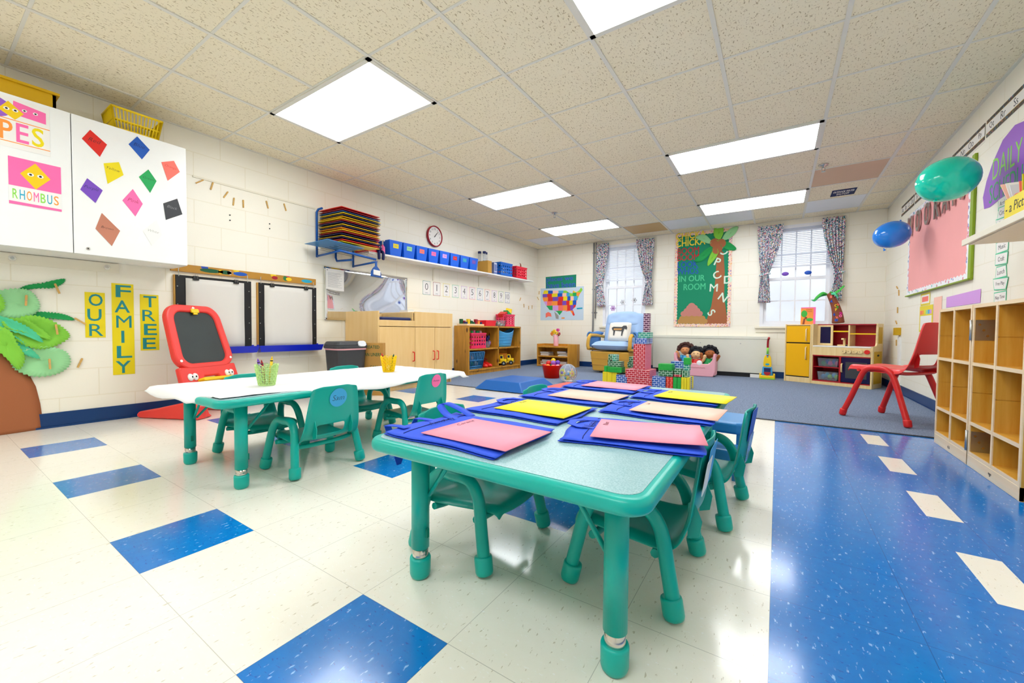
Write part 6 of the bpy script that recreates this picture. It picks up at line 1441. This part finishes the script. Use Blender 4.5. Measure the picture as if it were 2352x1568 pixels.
# balloons
def balloon(c, s, mat, label, tail):
    t = thing('balloon', label, 'balloon', Matrix.Translation(c) @ Matrix.Rotation(R(-56.5 + 90), 4, 'Z') @ Matrix.Rotation(R(-14), 4, 'Y'))
    mb = MB(mat); N = 26
    prof = []
    for i in range(N + 1):
        a = PI * i / N; x = -math.cos(a); prof.append((.85 * s * max(0., math.sin(a)) ** .9 * (1 + .05 * x), x * s))
    mb.lathe([(max(r_, .0005), z) for r_, z in prof], 32); mb.v = [Vector((p.z, p.y, p.x)) for p in mb.v]; mb.f = [q[::-1] for q in mb.f]
    mb.build('balloon_skin', t)
    return t
b = balloon((.952, 5.6, 1.722), .158, 'balloon_blue', 'blue balloon floating beside the far edge of the pink board', 0)
MB('balloon_blue').lathe([(.004, .0), (.006, .012), (.012, .022), (.011, .024)], 12).build('balloon_knot', b, M=frame((-.108, -.0, -.118), (1, 0, 0), (0, 1, 0)) @ Matrix.Rotation(R(160), 4, 'Y'))
MB('balloon_blue').lathe([(.004, -.006), (.006, .012), (.009, .020)], 12).build('balloon_tail', b, M=Matrix.Translation((.11, 0, .105)) @ Matrix.Rotation(R(40), 4, 'Y'))
MB('white').tube([(1.03, 5.66, 1.845), (1.12, 5.78, 1.92), (1.204, 5.90, 1.985)], .001, 5).build('string', b, M=b.matrix_world.inverted())
b = balloon((.955, 4.0, 1.778), .172, 'balloon_teal', 'teal balloon floating in front of the pink board', 0)
MB('balloon_teal').lathe([(.004, .0), (.006, .012), (.012, .022), (.011, .024)], 12).build('balloon_knot', b, M=Matrix.Translation((-.10, 0, -.105)) @ Matrix.Rotation(R(200), 4, 'Y'))
MB('balloon_teal').lathe([(.004, -.008), (.006, .012), (.009, .020)], 12).build('balloon_tail', b, M=Matrix.Translation((.125, 0, .108)) @ Matrix.Rotation(R(40), 4, 'Y'))
MB('white').tube([(1.06, 4.075, 1.90), (1.13, 4.2, 2.0), (1.2185, 4.33, 2.10)], .001, 5).build('string', b, M=b.matrix_world.inverted())
# ------------------------------------------------------------------ ceiling fittings
for k, (x, y, w) in enumerate(((gx - 1.92 * G, gy + 4.89 * G, 'before the farthest left light panel'), (gx + 3.12 * G, gy + 4.80 * G, 'right of the second right light panel'))):
    t = thing('sprinkler', 'metal ceiling sprinkler ' + w, 'sprinkler', at(x, y, CZ - .001), 'ceiling sprinklers')
    MB('chrome').lathe([(.0, .0), (.045, .0), (.04, -.010), (.012, -.014), (.010, -.03), (.0, -.03)][::-1], 20).build('escutcheon', t)
    MB('steel').tube([(-.012, 0, -.03), (-.012, 0, -.055), (0, 0, -.065), (.012, 0, -.055), (.012, 0, -.03)], .003, 6).cyl((0, 0, -.065), (0, 0, -.07), .018, n=12).build('spray_head', t)
sx, sy = gx + 3.57 * G, gy + 6.65 * G
mb = MB('sign_navy').box(-.115, .115, -.13, .13, -.003, -.0005)
t = solo(mb, 'water_sign', 'small navy ceiling sign reading OUTDOOR WATER SHUTOFF', 'sign', at(sx, sy, CZ - .001))
MB('white').text('OUTDOOR WATER', 0, .05, 0, w=.20, h=.075, off=.01, d=.0006).text('SHUTOFF', 0, -.05, 0, w=.12, h=.075, off=.01, d=.0006).build('lettering', t, M=frame((0, 0, -.0031), (1, 0, 0), (0, -1, 0)) @ Matrix.Rotation(PI, 4, 'Z') if False else frame((0, 0, -.0031), (1, 0, 0), (0, -1, 0)))

# ------------------------------------------------------------------ mats, ball bucket, clear ball
def mat_block(M, w, d, h, ch, m, label):
    v = [(-w / 2, -d / 2, 0), (w / 2, -d / 2, 0), (w / 2, d / 2, 0), (-w / 2, d / 2, 0), (-w / 2 + ch, -d / 2 + ch, h), (w / 2 - ch, -d / 2 + ch, h), (w / 2 - ch, d / 2 - ch, h), (-w / 2 + ch, d / 2 - ch, h)]
    solo(MB(m).add(v, [(3, 2, 1, 0), (4, 5, 6, 7), (0, 1, 5, 4), (1, 2, 6, 5), (2, 3, 7, 6), (3, 0, 4, 7)], False), 'soft_mat', label, 'mat', M, bevel=.012, seg=3)
mat_block(at(-2.69, 4.17, .009, .02), .68, .80, .105, .10, 'blue_mat', 'blue soft play mat with sloping sides lying on the carpet')
mat_block(at(-1.93, 4.15, .009, -.05), .62, .85, .07, .06, 'red_mat', 'faded red soft play mat beside the blue one, half hidden by the bags')
t = thing('ball_bucket', 'red translucent bucket full of coloured balls on the carpet', 'bucket', at(-2.79, 5.32, .009))
MB('red_clear').lathe([(.0, .001), (.112, .001), (.150, .185), (.155, .188), (.155, .192), (.146, .192), (.108, .006), (.0, .006)], 28).build('bucket_wall', t)
rq = random.Random(21); k = 0; done = []
cols = ('red', 'orange', 'magenta', 'purple', 'salmon', 'yellow', 'green', 'red', 'orange', 'violet', 'magenta', 'red')
wh = {'red': 'red', 'orange': 'orange', 'magenta': 'magenta', 'purple': 'purple', 'salmon': 'salmon', 'yellow': 'yellow', 'green': 'green', 'violet': 'violet'}
spots = [(-.05, -.04, .04), (.05, -.045, .04), (0, .055, .04), (-.072, .02, .098), (.02, -.075, .100), (.072, .01, .100), (-.02, .0, .125), (-.085, -.05, .165), (-.02, -.09, .168), (.06, -.075, .165), (.095, .0, .165), (.03, .03, .175), (-.06, .06, .170), (-.05, -.015, .215), (.035, -.03, .222), (.07, .05, .222), (-.005, .05, .25)]
cs = ('red', 'magenta', 'orange', 'red', 'magenta', 'orange', 'purple', 'red', 'orange', 'salmon', 'pale_pink', 'magenta', 'green', 'red', 'violet', 'purple', 'yellow')
lv = ('in the bottom layer', 'in the bottom layer, right', 'in the bottom layer, rear', 'in the middle layer, left', 'in the middle layer, front', 'in the middle layer, right', 'in the middle layer, centre', 'at the left rim', 'at the front rim', 'at the front right rim', 'at the right rim', 'near the top, middle', 'at the rear rim', 'heaped on top at left', 'heaped on top in the middle', 'heaped on top at right', 'at the very top')
for c, l, p in zip(cs, lv, spots): solo(MB(c).ball((0, 0, 0), .036, nu=18, nv=12), 'play_ball', '%s ball %s of the red bucket' % ({'pale_pink': 'pale pink'}.get(c, c), l), 'ball', at(-2.79 + p[0], 5.32 + p[1], .011 + p[2]), 'balls in the red bucket')
t = thing('clear_ball', 'big clear inflatable ball with yellow flowers inside, right of the red bucket', 'ball', at(-2.375, 5.0, .009 + .124))
MB('clear_plastic').ball((0, 0, 0), .123, nu=28, nv=18).build('ball_skin', t)
for k, (x, y, z, r_) in enumerate(((-.055, -.06, .005, .034), (.07, -.03, .0, .028), (.03, -.06, -.06, .018))):
    mb = MB('banner_yellow')
    for a in range(7): mb.ball((r_ * math.cos(a * .9), 0, r_ * math.sin(a * .9)), r_ * .45, .008, r_ * .45, 8, 6)
    mb.mat('orange' if k else 'purple').ball((0, -.006, 0), r_ * .5, .008, r_ * .5, 10, 6); mb.build('flower_float', t, M=Matrix.Translation((x, y, z)))
mb = MB('white')
for k in range(14): a = k * 2.4; mb.mat(('white', 'sky_blue', 'lime', 'paper_peach', 'white')[k % 5]).ball((.06 * math.cos(a), .05 * math.sin(a), -.07 + .009 * k), .015, nu=8, nv=6)
mb.build('floating_beads', t)
mb = MB('white')
for k in range(4): a = k * PI / 4; mb.tube([(.1235 * math.cos(a) * math.cos(b * PI / 16), .1235 * math.sin(a) * math.cos(b * PI / 16), .1235 * math.sin(b * PI / 16)) for b in range(32)], .0012, 5, True)
mb.build('ball_seams', t)

# ------------------------------------------------------------------ cardboard brick castle
def block(mat, x0, x1, y0, y1, z0, z1, label, up=0, alt=None):
    w, d, h = x1 - x0, y1 - y0, z1 - z0; M = at((x0 + x1) / 2, (y0 + y1) / 2, .0085 + z0)
    g = .0007
    if up: mb = MB(mat).box(-h / 2 + g, h / 2 - g, -d / 2 + g, d / 2 - g, -w / 2 + g, w / 2 - g); M = M @ Matrix.Translation((0, 0, h / 2)) @ Matrix.Rotation(PI / 2, 4, 'Y')
    else: mb = MB(mat).box(-w / 2 + g, w / 2 - g, -d / 2 + g, d / 2 - g, 0, h - g)
    if alt:
        mb.names.append(alt)
        for i, q in enumerate(mb.f):
            n_ = (Vector(mb.v[q[1]]) - Vector(mb.v[q[0]])).cross(Vector(mb.v[q[2]]) - Vector(mb.v[q[0]]))
            if abs(n_.z if up else n_.x) > .9 * n_.length: mb.mi[i] = 1
    solo(mb, 'cardboard_brick', label, 'toy brick', M, 'cardboard bricks of the castle', bevel=.002)
F0 = 5.2
Bk = block
for k, a in enumerate((-1.970, -1.903, -1.837)): Bk('block_yellow', a, a + .064, F0 + .03, F0 + .18, 0, .15, 'yellow upright brick at the left foot of the castle, %s of three' % ('first', 'second', 'third')[k])
Bk('brick_blue', -1.770, -1.625, F0, F0 + .15, 0, .125, 'blue brick between the yellow bricks and the big red base')
Bk('brick_red', -1.620, -1.305, F0 - .02, F0 + .14, 0, .105, 'lower big red brick in the base of the castle, front', 0, 'dots_pink'); Bk('brick_red', -1.620, -1.305, F0 + .145, F0 + .30, 0, .105, 'lower big red brick in the base of the castle, rear', 0, 'dots_pink')
Bk('brick_red', -1.640, -1.330, F0 - .02, F0 + .14, .106, .21, 'upper big red brick in the base of the castle, front', 0, 'dots_pink'); Bk('brick_red', -1.640, -1.330, F0 + .145, F0 + .30, .106, .21, 'upper big red brick in the base of the castle, rear', 0, 'dots_pink')
for k in range(4): Bk('brick_red', -1.545, -1.395, F0 - .01 + .076 * k, F0 + .065 + .076 * k, .211, .54, 'tall upright red brick of the central tower, %s slab' % ('front', 'second', 'third', 'rear')[k], 1, 'dots_pink')
Bk('brick_blue', -1.525, -1.385, F0 + .0, F0 + .15, .541, .615, 'blue brick on top of the red tower, front', 1); Bk('brick_blue', -1.525, -1.385, F0 + .155, F0 + .30, .541, .615, 'blue brick on top of the red tower, rear', 1)
Bk('brick_teal', -1.505, -1.355, F0 + .05, F0 + .20, .616, .69, 'green brick above the blue bricks of the tower'); Bk('brick_purple', -1.455, -1.380, F0 + .10, F0 + .175, .691, .935, 'purple upright brick at the very top of the tower')
Bk('block_green', -1.958, -1.915, F0 + .05, F0 + .20, .151, .227, 'small green brick on the yellow bricks, left'); Bk('block_green', -1.912, -1.876, F0 + .05, F0 + .20, .151, .227, 'small green brick on the yellow bricks, right of the left one')
Bk('block_green', -1.872, -1.705, F0 + .02, F0 + .17, .151, .185, 'flat green brick left of the red base, lower'); Bk('block_green', -1.872, -1.705, F0 + .02, F0 + .17, .186, .222, 'flat green brick left of the red base, upper')
Bk('brick_green', -1.875, -1.722, F0 + .03, F0 + .18, .223, .295, 'dark green brick on the flat green bricks'); Bk('brick_green', -1.912, -1.878, F0 + .06, F0 + .20, .228, .312, 'narrow upright green brick at the left of the castle', 1)
Bk('brick_green', -1.912, -1.858, F0 + .08, F0 + .20, .313, .385, 'topmost green brick of the left stack', 1); Bk('brick_teal', -1.856, -1.80, F0 + .08, F0 + .20, .296, .385, 'teal brick beside the topmost green brick')
Bk('brick_blue', -1.700, -1.645, F0 + .2, F0 + .30, 0, .19, 'blue brick behind the left wall of the castle'); Bk('brick_green', -1.700, -1.556, F0 + .31, F0 + .46, .0, .20, 'dark green brick behind the tower at left, bottom')
Bk('brick_green', -1.720, -1.556, F0 + .31, F0 + .46, .201, .275, 'dark green brick behind the tower at left, middle'); Bk('brick_green', -1.700, -1.556, F0 + .31, F0 + .46, .276, .35, 'dark green brick behind the tower at left, top')
Bk('brick_blue', -1.300, -1.142, F0 - .02, F0 + .13, 0, .14, 'blue brick right of the red base'); Bk('brick_orange', -1.139, -1.097, F0, F0 + .15, 0, .142, 'orange red upright brick, left of two', 1); Bk('brick_orange', -1.095, -1.058, F0, F0 + .15, 0, .142, 'orange red upright brick, right of two', 1)
Bk('block_green', -1.055, -1.010, F0, F0 + .15, 0, .142, 'green upright brick in the right front row, left of two'); Bk('block_green', -1.008, -.965, F0, F0 + .15, 0, .142, 'green upright brick in the right front row, right of two')
for k, a in enumerate((-.962, -.930, -.898)): Bk('block_yellow', a, a + .030, F0, F0 + .10, 0, .148, 'narrow yellow brick at the right foot of the castle, %s of three' % ('first', 'second', 'third')[k])
Bk('brick_blue', -.962, -.868, F0 + .105, F0 + .17, 0, .148, 'blue brick behind the narrow yellow bricks'); Bk('block_yellow', -.962, -.862, F0 + .175, F0 + .25, 0, .148, 'yellow brick at the rear right corner of the castle')
Bk('brick_green', -1.230, -1.062, F0 + .0, F0 + .15, .149, .222, 'dark green brick on the right front row'); Bk('block_green', -1.235, -1.068, F0 + .0, F0 + .15, .223, .300, 'green dotted brick on the dark green one')
Bk('brick_red', -1.055, -.965, F0 + .02, F0 + .15, .149, .175, 'thin dark red brick in the right half of the castle'); Bk('brick_green', -1.055, -.968, F0 + .03, F0 + .15, .176, .245, 'dark green brick on the thin red one'); Bk('brick_blue', -1.12, -.962, F0 + .155, F0 + .30, .0, .325, 'tall blue brick behind the dark green ones, right')
Bk('brick_green', -.958, -.892, F0 + .02, F0 + .17, .149, .230, 'big green brick of the right turret', 1, 'brick_teal'); Bk('brick_teal', -.945, -.880, F0 + .03, F0 + .15, .231, .303, 'teal brick in the middle of the right turret'); Bk('block_green', -.945, -.870, F0 + .03, F0 + .14, .304, .385, 'green cube on top of the right turret')
